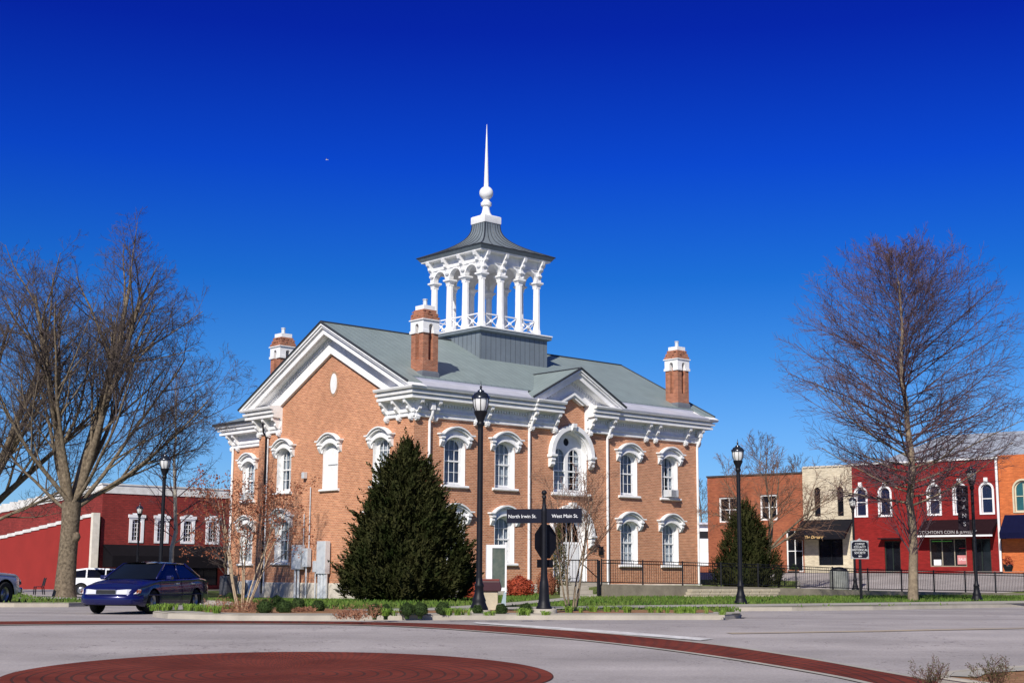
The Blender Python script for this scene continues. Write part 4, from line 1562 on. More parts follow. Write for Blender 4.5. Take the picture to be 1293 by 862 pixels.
# bare tree right of the courthouse, central leader with fine ascending branches
def leader_tree(seed, name, label, loc, H, spread, rb, trunk_m, twig_m, low=.2, nb=64, up=.35, levels=2, ch=(12, 8, 6), rmin=.009, sprouts=0, dens_top=1.0):
    T = Tree(seed, levels, .045, list(ch), [(22, 48), (25, 55), (25, 55)], [.38, .44, .5], [.02, .03, .02], [.08, .13, .18], rmin=rmin)
    rng = T.rng
    pts, rad = [Vector((0, 0, -.2))], [rb * 1.25]
    n = 14
    for i in range(1, n + 1):
        t = i / n
        pts.append(Vector((rng.uniform(-.10, .10) + .1 * math.sin(t * 5), rng.uniform(-.08, .08), H * .97 * t)))
        rad.append(rb * (1 - t) ** .85 + .012)
    T.wood.tube(pts, rad, 9, cap=False)
    for i in range(nb):
        t = low + (1 - low) * ((i + rng.random()) / nb) ** .92
        f = min(t, .999) * n
        j = int(f)
        q = pts[j].lerp(pts[j + 1], f - j)
        az = i * 2.4 + rng.uniform(-.4, .4)
        s_ = (t - low) / (1 - low)
        el = up + .72 * s_ ** 1.1 + rng.uniform(-.14, .14)
        prof = (1 - s_ ** 2.6) ** .8 * (.82 + .18 * math.sin(math.pi * min(1, s_ * 1.6)))
        d = Vector((math.cos(az) * math.cos(el), math.sin(az) * math.cos(el), math.sin(el)))
        # length that brings the tip to an egg shaped crown
        zc, ez = H * .60, H * .44
        o_ = Vector((q.x / spread, q.y / spread, (q.z - zc) / ez))
        e_ = Vector((d.x / spread, d.y / spread, d.z / ez))
        A_, B_, C2_ = e_.dot(e_), o_.dot(e_), o_.dot(o_) - 1
        L = (-B_ + math.sqrt(max(B_ * B_ - A_ * C2_, .01))) / A_
        L = max(L, .8) * rng.uniform(.78, 1.04)
        r = max(rad[j] * .36, .018) * rng.uniform(.7, 1.05)
        T.grow(q, d, L, min(r, .10), 0, .12)
    for i in range(sprouts):
        q = Vector((0, 0, H * rng.uniform(.10, .2)))
        az = rng.uniform(0, 6.28)
        d = Vector((math.cos(az) * .6, math.sin(az) * .6, 1))
        T.grow(q, d, rng.uniform(2.4, 4.4), .022, 1, .3)
    return T.finish(name, label, 'tree', loc, trunk_m, twig_m)
zg = at(1152, 62, off=.13)
leader_tree(5, 'bare_tree', 'tall bare tree with a straight trunk and fine purple twigs before the red shops', zg, 15.2, 5.4, .20, M['bark2'], M['twigP'], low=.27, nb=104, up=.20, levels=2, ch=(20, 8, 5), sprouts=20, rmin=.0075)
zg = at(215, 84, off=.13)
leader_tree(8, 'bare_tree', 'slender bare tree with a pale trunk behind the parked blue car', zg, 13.2, 3.0, .15, mat('pale_bark', (.30, .27, .23), .9, vscale=6, color2=(.45, .41, .35)), M['twigP'], low=.22, nb=34, up=.55, levels=2, ch=(7, 5, 4))
zg = at(282, 98, off=.13)
leader_tree(9, 'bare_tree', 'small tangled bare tree in front of the dark awning left of the courthouse', zg, 4.6, 2.8, .10, M['bark'], M['twigG'], low=.2, nb=18, up=.25, levels=2, ch=(6, 5, 4))
zg = at(968, 92, z=1.1)
T = Tree(31, 3, .05, [8, 8, 6], [(20, 45), (25, 55), (25, 55)], [.6, .5, .5], [.03, .02, .02], [.14, .16, .2], rmin=.012)
T.wood.tube([(0, 0, -.3), (.1, 0, 1.2), (.25, 0, 2.2)], [.2, .16, .14], 8, cap=False)
for d, L in (((-.7, 0, 1), 5.4), ((.1, .1, 1), 6.0), ((.8, -.1, 1), 5.6), ((-.2, -.4, 1), 4.8), ((1.2, .1, .8), 4.4), ((-1.2, .2, .8), 4.2)):
    T.grow(Vector((.25, 0, 2.1)), Vector(d).normalized(), L, .085, 0, .2)
T.finish('bare_tree', 'brown bare tree rising behind the juniper in front of the brick shop', 'tree', zg, M['bark'], mat('brown_twig', (.13, .075, .05), .9, vscale=2, color2=(.22, .13, .09)))
# distant grey-blue trees between the courthouse and the brick shop
for i, (px, Y, H) in enumerate(((886, 190, 13), (965, 170, 17), (1010, 175, 15))):
    zg = at(px, Y, z=.8)
    leader_tree(40 + i, 'bare_tree', ['far bare tree showing in the gap right of the courthouse', 'far bare tree whose top shows above the brick shop left of the pale shop', 'far bare tree showing above the joint of the brick and pale shops'][i], 'tree', H, 5.0, .2, M['bark'], M['twigG'], low=.3, nb=26, up=.5, levels=2, ch=(6, 5, 4), rmin=.02) if False else leader_tree(40 + i, 'bare_tree', ['far bare tree showing in the gap right of the courthouse', 'far bare tree whose top shows above the brick shop', 'far bare tree showing above the joint of the brick and pale shops'][i], zg, H, 5.0, .2, M['bark'], M['twigG'], low=.3, nb=26, up=.5, levels=2, ch=(6, 5, 4), rmin=.02)

def leaves(mb, p, rng, n, rad, size, flat=.6):
    for _ in range(n):
        q = p + rvec(rng) * rad * rng.random() ** .5
        a = rvec(rng) * size
        b = rvec(rng)
        b = (b - a * b.dot(a) / a.length_squared).normalized() * size * flat
        mb.add([q - a - b, q + a - b * .3, q + a * .3 + b, q - a * .6 + b * .7], [(0, 1, 2, 3)])

def multi_stem(name, label, loc, seed, stems, H, leaf=None, leaf_m=None, wm=None, tm=None, leafn=0, spread=.35, size=.05, levels=2, rb=.04):
    T = Tree(seed, levels, .016, [7, 6, 4], [(18, 42), (25, 50), (25, 55)], [.5, .5, .5], [.05, .03, .02], [.08, .14, .2], rmin=.006)
    rng = T.rng
    for i in range(stems):
        az = 2 * math.pi * (i + rng.random() * .5) / stems
        d = Vector((math.cos(az) * spread, math.sin(az) * spread, 1)).normalized()
        T.grow(Vector((math.cos(az) * .1, math.sin(az) * .1, -.1)), d, H * rng.uniform(.75, 1.0), rb * rng.uniform(.8, 1.2), 0, .38)
    t = T.finish(name, label, 'tree', loc, wm or M['bark2'], tm or M['twigG'])
    if leafn:
        mb = MB()
        for q, d in T.tips:
            if rng.random() < .55:
                leaves(mb, q, rng, leafn, .22, size)
        mb.build('seed_pods', leaf_m, t, recalc=False)
    return t
zg = at(307, 39.8, off=.13)
multi_stem('crape_myrtle', 'small multi-stem tree hung with reddish brown seed pods left of the shrubs', zg, 3, 8, 3.45, leaf_m=M['pod'], leafn=20, size=.034, rb=.028, spread=.32, levels=2, wm=mat('pale_tan_bark', (.36, .27, .17), .85, vscale=6, color2=(.50, .39, .26)))
zg = at(722, 41.5, off=.13)
multi_stem('crape_myrtle', 'leafless multi-stem tree beside the street name post, in front of the entrance', zg, 17, 6, 3.9, rb=.035, spread=.26, levels=3, tm=mat('brown_twig', (.13, .075, .05), .9, vscale=2, color2=(.22, .13, .09)), wm=M['bark2'])

# junipers
def juniper(name, label, loc, seed, H, W, plumes=1500, top=.06):
    rng = random.Random(seed)
    t = thing(name, label, 'juniper', loc, 0)
    MB().tube([(0, 0, -.2), (.05, 0, H * .5), (0, 0, H * .9)], [.16, .1, .02], 8).build('trunk', M['bark'], t)
    mb = MB()
    ph = [rng.uniform(0, 6.28) for _ in range(6)]
    def rad_at(h, az):
        s = 1 - h
        r = W * (min(1, (s * 1.02) ** .74)) * (1 if h > .12 else .80 + 1.6 * h)
        r *= 1 + .10 * math.sin(3 * az + ph[0] + 5 * h) + .10 * math.sin(7 * az + ph[1] - 9 * h) + .05 * math.sin(13 * az + 17 * h + ph[2])
        return r
    for i in range(plumes):
        h = 1 - (rng.random() ** .55)
        h = min(max(h, 0.0), .985)
        az = rng.uniform(0, 2 * math.pi)
        ins = 1 if rng.random() < .62 else rng.uniform(.35, .95)
        r = rad_at(h, az) * ins
        base = Vector((math.cos(az) * r * .88, math.sin(az) * r * .88, h * H + .04))
        out = Vector((math.cos(az), math.sin(az), 0))
        d = (out * rng.uniform(.25, .85) + Vector((0, 0, rng.uniform(.45, 1.1))) + rvec(rng) * .35)
        if h > .9: d = Vector((rng.uniform(-.2, .2), rng.uniform(-.2, .2), 1))
        d.normalize()
        L = H * rng.uniform(.045, .12) * (1.5 if ins == 1 and rng.random() < .22 else 1)
        side = d.orthogonal().normalized()
        s2 = d.cross(side)
        nn = 11
        for k in range(nn):
            f = k / nn
            q = base + d * L * f
            a = rng.uniform(0, 6.28)
            w = L * .34 * (1 - f * .82)
            e = (side * math.cos(a) + s2 * math.sin(a))
            tip = q + e * w + d * w * 1.1
            wd = d.cross(e) * L * .055
            mb.add([q - wd, q + wd, tip + wd * .3 + d * .02], [(0, 1, 2)])
    mb.build('crown', M['juni'], t, recalc=False)
    core = MB()
    vs, fs = [], []
    NA, NH = 18, 12
    for i in range(NH):
        h = i / (NH - 1) * .93
        for k in range(NA):
            az = 2 * math.pi * k / NA
            r = rad_at(h, az) * .62
            vs.append((math.cos(az) * r, math.sin(az) * r, h * H + .08))
    for i in range(NH - 1):
        for k in range(NA):
            fs.append((i * NA + k, i * NA + (k + 1) % NA, (i + 1) * NA + (k + 1) % NA, (i + 1) * NA + k))
    core.add(vs, fs)
    core.build('inner_foliage', M['juni'], t)
    return t
zg = at(512, 56, off=.13)
juniper('juniper', 'big dark green conical juniper in front of the courthouse corner', zg, 2, 5.95, 2.72, plumes=6200)
zg = at(944, 79, z=.85)
juniper('juniper', 'dark juniper behind the iron fence in front of the brick shop', zg, 4, 4.5, 2.05, plumes=2600)

# rounded shrubs
def shrub_mesh(seed, n=1500, r=.3, leaf=.022, flat=1.0):
    rng = random.Random(seed)
    mb = MB()
    for _ in range(n):
        v = rvec(rng)
        if v.z < -.55: continue
        k = r * (1 + .07 * math.sin(v.x * 7 + seed) + .06 * math.sin(v.y * 9 + v.z * 5)) * rng.uniform(.86, 1.04)
        p = Vector((v.x * k, v.y * k, v.z * k * flat + r * .62 * flat))
        a = (rvec(rng) + v * .6).normalized() * leaf
        b = a.cross(rvec(rng)).normalized() * leaf * .6
        mb.add([p - a, p + b, p + a, p - b], [(0, 1, 2, 3)])
    core = MB()
    core.lathe([(.05, -.1)] + [(r * .86 * math.sin(math.pi * q / 8), r * .62 * flat - r * .86 * flat * math.cos(math.pi * q / 8)) for q in range(1, 8)] + [(.02, r * 1.46 * flat)], 12)
    return mb, core
def shrub(name, label, loc, seed, m, r=.3, n=1500, group=None, cat='shrub', leaf=.022, flat=1.0, core_m=None):
    t = thing(name, label, cat, loc, 0, group)
    a, b = shrub_mesh(seed, n, r, leaf, flat)
    a.build('leaves', m, t, recalc=False)
    b.build('branches', core_m or m, t)
    return t
def gp(px, py, off=.14):
    D = ray(px, py)
    Y = 30
    for _ in range(60):
        z = G(D.x * Y, Y) + off
        Y = Y * .5 + .5 * (z - EYE) / D.z
    return Vector((D.x * Y, Y, G(D.x * Y, Y) + off))
SH = [(334, 773.5, .31, 'clipped round shrub at the left end of the row, nearest the multi-stem tree'),
      (349, 764.5, .30, 'round shrub set back behind the first two of the row'),
      (358.5, 773, .30, 'second clipped round shrub of the front row from the left'),
      (376, 769, .30, 'third round shrub, grown into a thin brown twiggy one'),
      (402, 771, .27, 'fourth round shrub, last before the gap in the bed'),
      (473, 776.5, .21, 'low dark shrub just right of the gap with dry brown stems'),
      (487, 776.5, .20, 'low dark shrub touching the one with dry stems on its left'),
      (514, 775.5, .22, 'round shrub left of centre below the big juniper'),
      (530.5, 775.5, .23, 'round shrub right beside another one below the big juniper'),
      (559.5, 775, .23, 'round shrub midway between the big juniper and the near street lamp'),
      (603, 774, .16, 'small dark shrub tucked behind the concrete base of the near lamp'),
      (633, 774.5, .19, 'small round shrub in front of the leaning sign leg'),
      (664, 774, .20, 'small round shrub left of the street name post'),
      (290, 757, .26, 'dark low shrub behind the multi-stem tree on the left')]
for i, (px, py, r, lb) in enumerate(SH):
    shrub('round_shrub', lb, gp(px, py), i + 1, M['box'], r=r * (.66 if r > .25 else .82), n=1300, leaf=.017, group='rounded shrubs along the planting bed')
zg = at(656, 73, off=.13)
shrub('red_shrub', 'red leaved shrub against the courthouse wall left of the entrance', zg, 33, M['redleaf'], r=.72, n=2200, leaf=.045, flat=.85)
zg = at(600, 70, off=.13)
shrub('red_shrub', 'dark red shrub half hidden by the big juniper', zg, 35, M['redleaf'], r=.6, n=1200, leaf=.045)
zg = at(706, 74, off=.13)
rg = random.Random(6)
t = thing('evergreen_shrub', 'tall loose evergreen shrub left of the entrance, behind the street name post', 'shrub', zg)
mb = MB()
for k in range(1500):
    h = rg.random() ** .8 * 3.6
    r = .75 * (1 - h / 4.2) * rg.random() ** .5
    a = rg.uniform(0, 6.28)
    leaves(mb, Vector((r * math.cos(a), r * math.sin(a), h)), rg, 2, .08, .045)
mb.build('leaves', mat('mixed_green_leaf', (.03, .05, .012), .8, vscale=3, color2=(.12, .085, .03)), t, recalc=False)
mb = MB()
for k in range(9):
    a = k * .7
    mb.tube([(0, 0, -.1), (.3 * math.cos(a), .3 * math.sin(a), 1.8), (.45 * math.cos(a), .45 * math.sin(a), 3.1)], [.03, .02, .008], 4)
mb.build('stem', M['bark'], t)
zg = at(690, 73.5, off=.13)
shrub('brown_shrub', 'low dry brown shrub behind the street name post', zg, 44, M['pod'], r=.55, n=900, leaf=.04, flat=1.4)

# dry low plants and daylily clumps along the bed
def blades(mb, c, rng, n, L, w, droop=.6, spread=.6):
    for _ in range(n):
        a = rng.uniform(0, 6.28)
        o = Vector((math.cos(a), math.sin(a), 0))
        q = c + o * rng.random() * .07
        l = L * rng.uniform(.6, 1.1)
        sd = Vector((-o.y, o.x, 0)) * w
        p1 = q + o * l * .22 * spread + Vector((0, 0, l * .62))
        p2 = q + o * l * .62 * spread + Vector((0, 0, l * (.95 - droop * .35)))
        p3 = q + o * l * 1.0 * spread + Vector((0, 0, l * (.9 - droop * .75)))
        mb.add([q - sd, q + sd, p1 + sd, p1 - sd, p2 + sd * .7, p2 - sd * .7, p3], [(0, 1, 2, 3), (3, 2, 4, 5), (5, 4, 6)])
LP = [(199, 770.5), (211, 770), (222, 769.5), (233, 770), (243, 771), (254, 771.5), (266, 773), (277, 774), (492, 777), (572, 776.5), (583, 776.3), (619, 776.5), (661, 776.6), (692, 776.3), (724, 773), (744, 772), (773, 772), (797, 773), (826, 773), (850, 774), (868, 773.5), (882, 774), (911, 775.5)]
LN = ['first daylily clump from the left, beside the blue car', 'second daylily clump from the left, before the blue car', 'third daylily clump from the left, before the blue car', 'fourth daylily clump from the left, before the rear door of the blue car', 'fifth daylily clump from the left, before the rear wheel of the blue car', 'sixth daylily clump from the left', 'seventh daylily clump from the left, near the trunk end of the blue car', 'daylily clump just left of the multi-stem tree',
      'daylily clump in front of two low dark shrubs', 'daylily clump right of the round shrub below the juniper', 'daylily clump left of the near lamp base', 'daylily clump between the near lamp base and the leaning leg', 'daylily clump left of the street name post', 'daylily clump before the base of the street name post', 'daylily clump under the leafless multi-stem tree', 'daylily clump just right of the leafless multi-stem tree', 'daylily clump below the fence end', 'daylily clump below the white fence post', 'daylily clump left of a close pair', 'left one of the crowded daylilies below the last window', 'middle one of the crowded daylilies below the last window', 'right one of the crowded daylilies below the last window', 'last small daylily clump at the right end of the bed']
for i, ((px, py), lb) in enumerate(zip(LP, LN)):
    rg = random.Random(100 + i)
    mb = MB()
    s = .55 if i in (22, 13, 11) else 1
    for k in range(4):
        blades(mb, Vector((rg.uniform(-.2, .2) * s, rg.uniform(-.15, .15), 0)), rg, 26, .21 * s + .05 * rg.random(), .007)
    o = mb.build('daylily', M['lily'], None, recalc=False)
    o.location = gp(px, py)
    tag(o, lb, 'plant', 'daylily clumps along the planting bed')
for i, (px, py, s, lb) in enumerate(((296, 772, 1.25, 'dry reddish heap of stems under the multi-stem tree'), (322, 768, .9, 'dry brown stems right of the multi-stem tree base'), (384, 772, .5, 'little dry twiggy plant between two round shrubs'), (455, 778, .9, 'dry pinkish brown plant in the gap of the bed'), (440, 780, .6, 'small dry plant at the kerb in the gap of the bed'))):
    rg = random.Random(200 + i)
    T = Tree(60 + i, 1, 1, [5], [(20, 60)], [.5], [.02], [.25], rmin=.005)
    for k in range(60 if i < 2 else 34):
        a = rg.uniform(0, 6.28)
        c = Vector((rg.uniform(-.5, .5) * s, rg.uniform(-.3, .3) * s, -.02))
        T.grow(c, Vector((math.cos(a), math.sin(a), rg.uniform(.5, 1.6))).normalized(), rg.uniform(.15, .38) * s, .008, 0, .2)
    mb = T.twig
    mb.v += T.wood.v if not mb.v else []
    for q, d in T.tips:
        leaves(mb, q, rg, 2, .04, .02)
    o = mb.build('dry_plant', mat('dry_stem', (.20, .085, .055), .9, vscale=4, color2=(.34, .17, .10)), None, recalc=False)
    o.location = gp(px, py)
    tag(o, lb, 'plant', 'dry plants in the bed')
# two weedy shrubs at the near right corner
for i, (px, py, r, lb) in enumerate(((1173, 873, .16, 'sparse dark twiggy shrub at the near right corner, left one of the pair'), (1250, 872, .2, 'fuller green twiggy shrub at the near right corner, right one of the pair'))):
    p = gp(px, py, .12)
    t = thing('twiggy_shrub', lb, 'shrub', p, 0, 'shrubs at the near corner')
    rg = random.Random(300 + i)
    T = Tree(80 + i, 2, 1, [6, 5], [(20, 55), (20, 60)], [.5, .5], [.06, .03], [.18, .25], rmin=.0025)
    for k in range(15):
        a = rg.uniform(0, 6.28)
        T.grow(Vector((rg.uniform(-.1, .1), rg.uniform(-.1, .1), -.02)), Vector((math.cos(a) * .5, math.sin(a) * .5, 1)).normalized(), rg.uniform(.22, .42), .005, 0, .3)
    T.twig.build('stems', mat('dark_stem', (.07, .035, .025), .9, vscale=4, color2=(.14, .07, .05)), t, recalc=False)
    mb = MB()
    for q, d in T.tips:
        if rg.random() < (.35 if i == 0 else .8):
            leaves(mb, q, rg, 2, .025, .010)
    mb.build('leaves', mat('dark_olive_leaf', (.05, .06, .02), .8, vscale=4, color2=(.12, .11, .04)), t, recalc=False)

# grass blades on the lawns
def inpoly(x, y, poly):
    c = False
    n = len(poly)
    j = n - 1
    for i in range(n):
        xi, yi = poly[i][:2]
        xj, yj = poly[j][:2]
        if (yi > y) != (yj > y) and x < (xj - xi) * (y - yi) / (yj - yi) + xi:
            c = not c
        j = i
    return c
rg = random.Random(77)
SWs = [Vector(p[:2]) for p in SW]
PTH = dens(smooth([(-1.9, 42.6), (-.6, 47), (1.0, 54), (2.2, 62), (2.5, 70.9)]), .5)
def near_path(x, y):
    v = Vector((x, y))
    return min((v - p).length for p in SWs) < 2.0 or min((v - p).length for p in PTH) < .85
mb = MB()
cnt = 0
while cnt < 26000:
    x, y = rg.uniform(-17, 34), rg.uniform(41, 80)
    if not inpoly(x, y, LOT) or inpoly(x, y, bed): continue
    if (x - 4.6) * -.537 + (y - 68) * .843 > -.25 and x > 2.0: continue
    if near_path(x, y): continue
    cnt += 1
    z = G(x, y) + .125
    h = rg.uniform(.05, .13)
    a = rg.uniform(0, 3.14)
    dx, dy = math.cos(a) * .035, math.sin(a) * .035
    mb.add([(x - dx, y - dy, z), (x + dx, y + dy, z), (x + rg.uniform(-.05, .05), y + rg.uniform(-.05, .05), z + h)], [(0, 1, 2)])
for _ in range(5000):
    x, y = rg.uniform(-30, -14), rg.uniform(47.6, 80)
    if not inpoly(x, y, LEFT): continue
    z = G(x, y) + .125
    h = rg.uniform(.05, .13)
    a = rg.uniform(0, 3.14)
    dx, dy = math.cos(a) * .04, math.sin(a) * .04
    mb.add([(x - dx, y - dy, z), (x + dx, y + dy, z), (x + rg.uniform(-.05, .05), y, z + h)], [(0, 1, 2)])
tag(mb.build('grass', M['blade'], None, recalc=False), 'short green grass growing over the lawns', 'grass', kind='stuff')

# ------------------------------------------------------------------ street lamps
def lamp_proto():
    t = thing('street_lamp', 'tall black street lamp on a concrete base in front of the courthouse corner', 'street lamp', (0, 0, 0), 0, 'black street lamps')
    mb = MB()
    mb.lathe([(.23, 0), (.23, .05), (.21, .08), (.19, .13), (.165, .2), (.175, .24), (.15, .3), (.12, .4), (.105, .55), (.12, .58), (.12, .62), (.09, .68), (.078, .8)], 16)
    mb.build('base', M['iron'], t, smooth='auto')
    mb = MB()
    mb.lathe([(.076, .78), (.074, 2.2), (.068, 4.55), (.07, 4.62), (.10, 4.66), (.10, 4.70), (.08, 4.74), (.10, 4.82), (.165, 4.96), (.175, 5.0), (.15, 5.02)], 12)
    mb.build('pole', M['iron'], t, smooth='auto')
    mb = MB()
    mb.lathe([(.13, 5.02), (.175, 5.12), (.195, 5.22), (.20, 5.34), (.17, 5.36)], 12)
    ln = mb.build('lantern_glass', M['lens'], t, smooth='auto')
    mb = MB()
    for k in range(8):
        a = k * math.pi / 4
        mb.tube([(.14 * math.cos(a), .14 * math.sin(a), 5.0), (.185 * math.cos(a), .185 * math.sin(a), 5.12), (.21 * math.cos(a), .21 * math.sin(a), 5.35), (.235 * math.cos(a), .235 * math.sin(a), 5.41)], .010, 4)
    mb.lathe([(.20, 5.335), (.215, 5.335), (.215, 5.36), (.2, 5.36)], 16)
    mb.build('lantern_cage', M['iron'], t)
    mb = MB()
    mb.lathe([(.235, 5.34), (.235, 5.37), (.20, 5.42), (.17, 5.47), (.12, 5.5), (.09, 5.51), (.08, 5.55), (.03, 5.57), (.025, 5.62), (.035, 5.64), (.02, 5.67), (.012, 5.72), (.002, 5.8)], 16)
    mb.build('lantern_cap', mat('lamp_cap_metal', (.035, .04, .05), .25, .6, spec=.8), t, smooth='auto')
    return t
LAMP = lamp_proto()
LAMPS = [(605, 37.7, .22, None), (935, 52.8, .15, 'black street lamp on the sidewalk left of the big bare tree'), (1233, 63, .15, 'black street lamp with a hanging letter banner before the jewelry shop'),
         (1080, 90, .1, 'black street lamp beyond the fence behind the historical society sign'), (201.5, 57.5, .13, 'black street lamp rising behind the blue car'), (172, 100, .05, 'farthest black street lamp, before the dark awning of the corner building')]
for i, (px, Y, off, lb) in enumerate(LAMPS):
    o = LAMP if i == 0 else copy_tree(LAMP)
    p = at(px, Y, off=off)
    o.location = p
    if lb: o['label'] = lb
    if i == 0:
        pl = p
        o.scale = (1.04, 1.04, 1.035)
t = thing('lamp_plinth', 'round pale concrete footing under the near street lamp', 'footing', (pl.x, pl.y, pl.z - .3))
mb = MB()
mb.lathe([(.31, -.05), (.31, .28), (.29, .30)], 24)
mb.build('footing', M['conc'], t, smooth='auto')
# hanging banner on the third lamp
p = at(1233, 63, off=.15)
t = thing('lamp_banner', 'narrow dark banner with pale letters on the lamp post before the jewelry shop', 'banner', (p.x - .42, p.y + .02, p.z + 3.0))
mb = MB()
mb.box(-.24, .24, -.012, .012, 0, 1.95)
mb.build('cloth', mat('dark_banner', (.02, .012, .018), .8), t)
mb = MB()
mb.tube([(-.26, 0, 1.96), (.36, 0, 1.96)], .014, 6)
mb.tube([(-.26, 0, -.01), (.36, 0, -.01)], .014, 6)
mb.build('bracket_arm', M['iron'], t)
LW_ = mat('sign_white', (.75, .75, .75), .6)
for k, chx in enumerate('LOANS'):
    text_mesh('letter', chx, .27, mat('faded_letter', (.42, .40, .40), .8), t, (.03, -.018, 1.72 - k * .36), (R(90), 0, 0))

# ------------------------------------------------------------------ street name post
p = at(687, 42 * .86, off=.30)
p = at(687, 37.9, off=.245)
SG = .955
t = thing('street_name_post', 'black fluted post carrying two street name blades and a stop sign seen from behind', 'signpost', (p.x, p.y, p.z - .19))
t.scale = (1.03, 1.03, 1.035)
mb = MB()
mb.lathe([(.33, -.15), (.33, .17), (.31, .19)], 24)
mb.build('footing', M['conc'], t, smooth='auto')
mb = MB()
mb.lathe([(.20, .19), (.20, .23), (.165, .28), (.14, .4), (.125, .62), (.12, .8), (.105, .86), (.10, .9), (.085, 1.0), (.078, 1.3), (.072, 2.1), (.07, 2.62), (.075, 2.66), (.06, 2.72), (.045, 2.82), (.04, 2.96), (.06, 2.99), (.05, 3.02), (.035, 3.05)], 14)
mb.build('post', M['iron'], t, smooth='auto')
mb = MB()
mb.lathe([(.02, 3.03)] + [(.07 * math.sin(math.pi * k / 8), 3.11 - .07 * math.cos(math.pi * k / 8)) for k in range(1, 8)] + [(.01, 3.18)], 12)
mb.build('ball_finial', M['iron'], t, smooth='auto')
navy = mat('navy_sign', (.005, .006, .016), .5, spec=.2)
def blade(direction, words, side):
    b = MB()
    a0, a1 = (.07, 1.0)
    ang = math.atan2(direction.y, direction.x)
    b.box(a0, a1, -.018, .018, 2.34, 2.70)
    o = b.build('name_blade', navy, t)
    o.rotation_euler = (0, 0, ang)
    if side > 0:   # blade runs away to the right: read left to right
        text_mesh('lettering', words, .125, LW_, o, (.56, -.022, 2.51), (R(90), 0, 0), spacing=.98)
    else:          # blade runs away to the left
        text_mesh('lettering', words, .125, LW_, o, (.58, .022, 2.51), (R(90), 0, R(180)), spacing=.98)
    return o
blade(-Vector((math.cos(-.30), math.sin(-.30), 0)) * 1, 'North Irwin St.', -1)
blade(Vector((math.cos(-.0), math.sin(-.34), 0)) * 1, 'West Main St.', 1)
mb = MB()
oc_ = [(.375 / math.cos(math.pi / 8) * math.cos(math.pi / 8 + k * math.pi / 4), 1.88 + .43 / math.cos(math.pi / 8) * math.sin(math.pi / 8 + k * math.pi / 4)) for k in range(8)]
mb.prism(oc_, lambda q: (q[0], 0, q[1]), lambda q: (q[0], .012, q[1]))
sb = mb.build('stop_sign_back', M['black'], t, bevel=.004)
sb.rotation_euler = (0, 0, R(42))
sb.location = (.04, .13, 0)
mb = MB()
mb.box(-.24, .24, 0, .012, 1.22, 1.42)
ab = mb.build('plaque_back', M['black'], t)
ab.rotation_euler = (0, 0, R(30))
ab.location = (.03, .12, 0)

# ------------------------------------------------------------------ litter bin and leaning display by the lamp
p = at(619, 40.5, off=.15)
t = thing('litter_bin', 'beige concrete litter bin with a dark hooded lid behind the near street lamp', 'litter bin', p)
MB().box(-.22, .22, -.22, .22, 0, .52).build('bin_body', mat('beige_concrete', (.46, .40, .29), .9, bump=.3), t, bevel=.02)
mb = MB()
mb.prism([(-.30, .52), (.30, .52), (.32, .62), (.27, .80), (-.27, .80), (-.32, .62)], lambda q: (q[0], -.28, q[1]), lambda q: (q[0], .28, q[1]))
mb.build('lid', mat('dark_maroon_lid', (.045, .012, .016), .4, spec=.5), t, bevel=.02)
MB().box(-.26, .26, -.26, .26, .80, .86).build('lid_top', mat('maroon_top', (.16, .04, .035), .5), t, bevel=.015)
p = at(628, 44.5, off=.14)
t = thing('display_case', 'upright white framed glass notice case standing on a slim leg behind the litter bin', 'notice case', p, .25)
mb = MB()
mb.box(-.36, -.18, -.05, .05, .62, 1.9)
mb.box(.23, .28, -.05, .05, .45, 1.98)
mb.box(-.18, .23, -.05, .05, 1.80, 1.90)
mb.box(-.18, .23, -.05, .05, .50, .60)
mb.build('frame', M['white'], t)
MB().box(-.18, .23, -.02, .02, .60, 1.80).build('pane', mat('notice_glass', (.05, .075, .065), .12, vscale=3, color2=(.14, .15, .12), spec=.8), t)
mb = MB()
mb.prism([(.10, -.02), (.26, -.02), (.28, .5), (.22, .5)], lambda q: (q[0], -.03, q[1]), lambda q: (q[0], .03, q[1]))
mb.build('leg', mat('pale_blue_metal', (.40, .48, .50), .4, .2), t)

# ------------------------------------------------------------------ retaining wall and iron fence
fpts = [Vector((4.25, 67.6)), Vector((12.43, 72.6)), Vector((18.94, 76.6)), Vector((29.66, 83.4)), Vector((44, 92.5))]
ftop = [1.10, .97, .78, .62, .5]
def fz(i, t): return ftop[i] + (ftop[i + 1] - ftop[i]) * t
t = thing('retaining_wall', 'low grey concrete retaining wall under the iron fence', 'retaining wall', (0, 0, 0))
mb = MB()
for i in range(4):
    a, b = fpts[i], fpts[i + 1]
    nn = Vector((-(b - a).y, (b - a).x)).normalized() * .15
    vs = []
    for q, z in ((a, ftop[i]), (b, ftop[i + 1])):
        for s_ in (-1, 1):
            for zz in (-.3, z):
                vs.append((q.x + nn.x * s_, q.y + nn.y * s_, zz))
    mb.add(vs, [(0, 1, 5, 4), (2, 3, 7, 6), (1, 3, 7, 5), (0, 2, 3, 1), (4, 6, 7, 5)])
mb.build('wall_body', mat('weathered_concrete', (.15, .13, .10), .95, vscale=1.2, color2=(.27, .235, .18), bump=.5, bscale=12), t)
mb = MB()
for k in range(3):
    for j in range(9):
        x = 3.2 + k * .1 + j * .62
        mb.box(x, x + .58, -.18 - .02 * k, .16, .14 * k, .14 * k + .125)
ls = mb.build('ledge_stones', mat('tan_ledge_stone', (.38, .33, .24), .9, vscale=4, color2=(.52, .45, .34), bump=.5), None, bevel=.012)
ls.location = (5.6, 67.1, .48)
ls.rotation_euler = (0, 0, math.atan2(5.0, 8.18))
tag(ls, 'low dry stacked planter edging of tan stones in front of the retaining wall', 'stone edging')
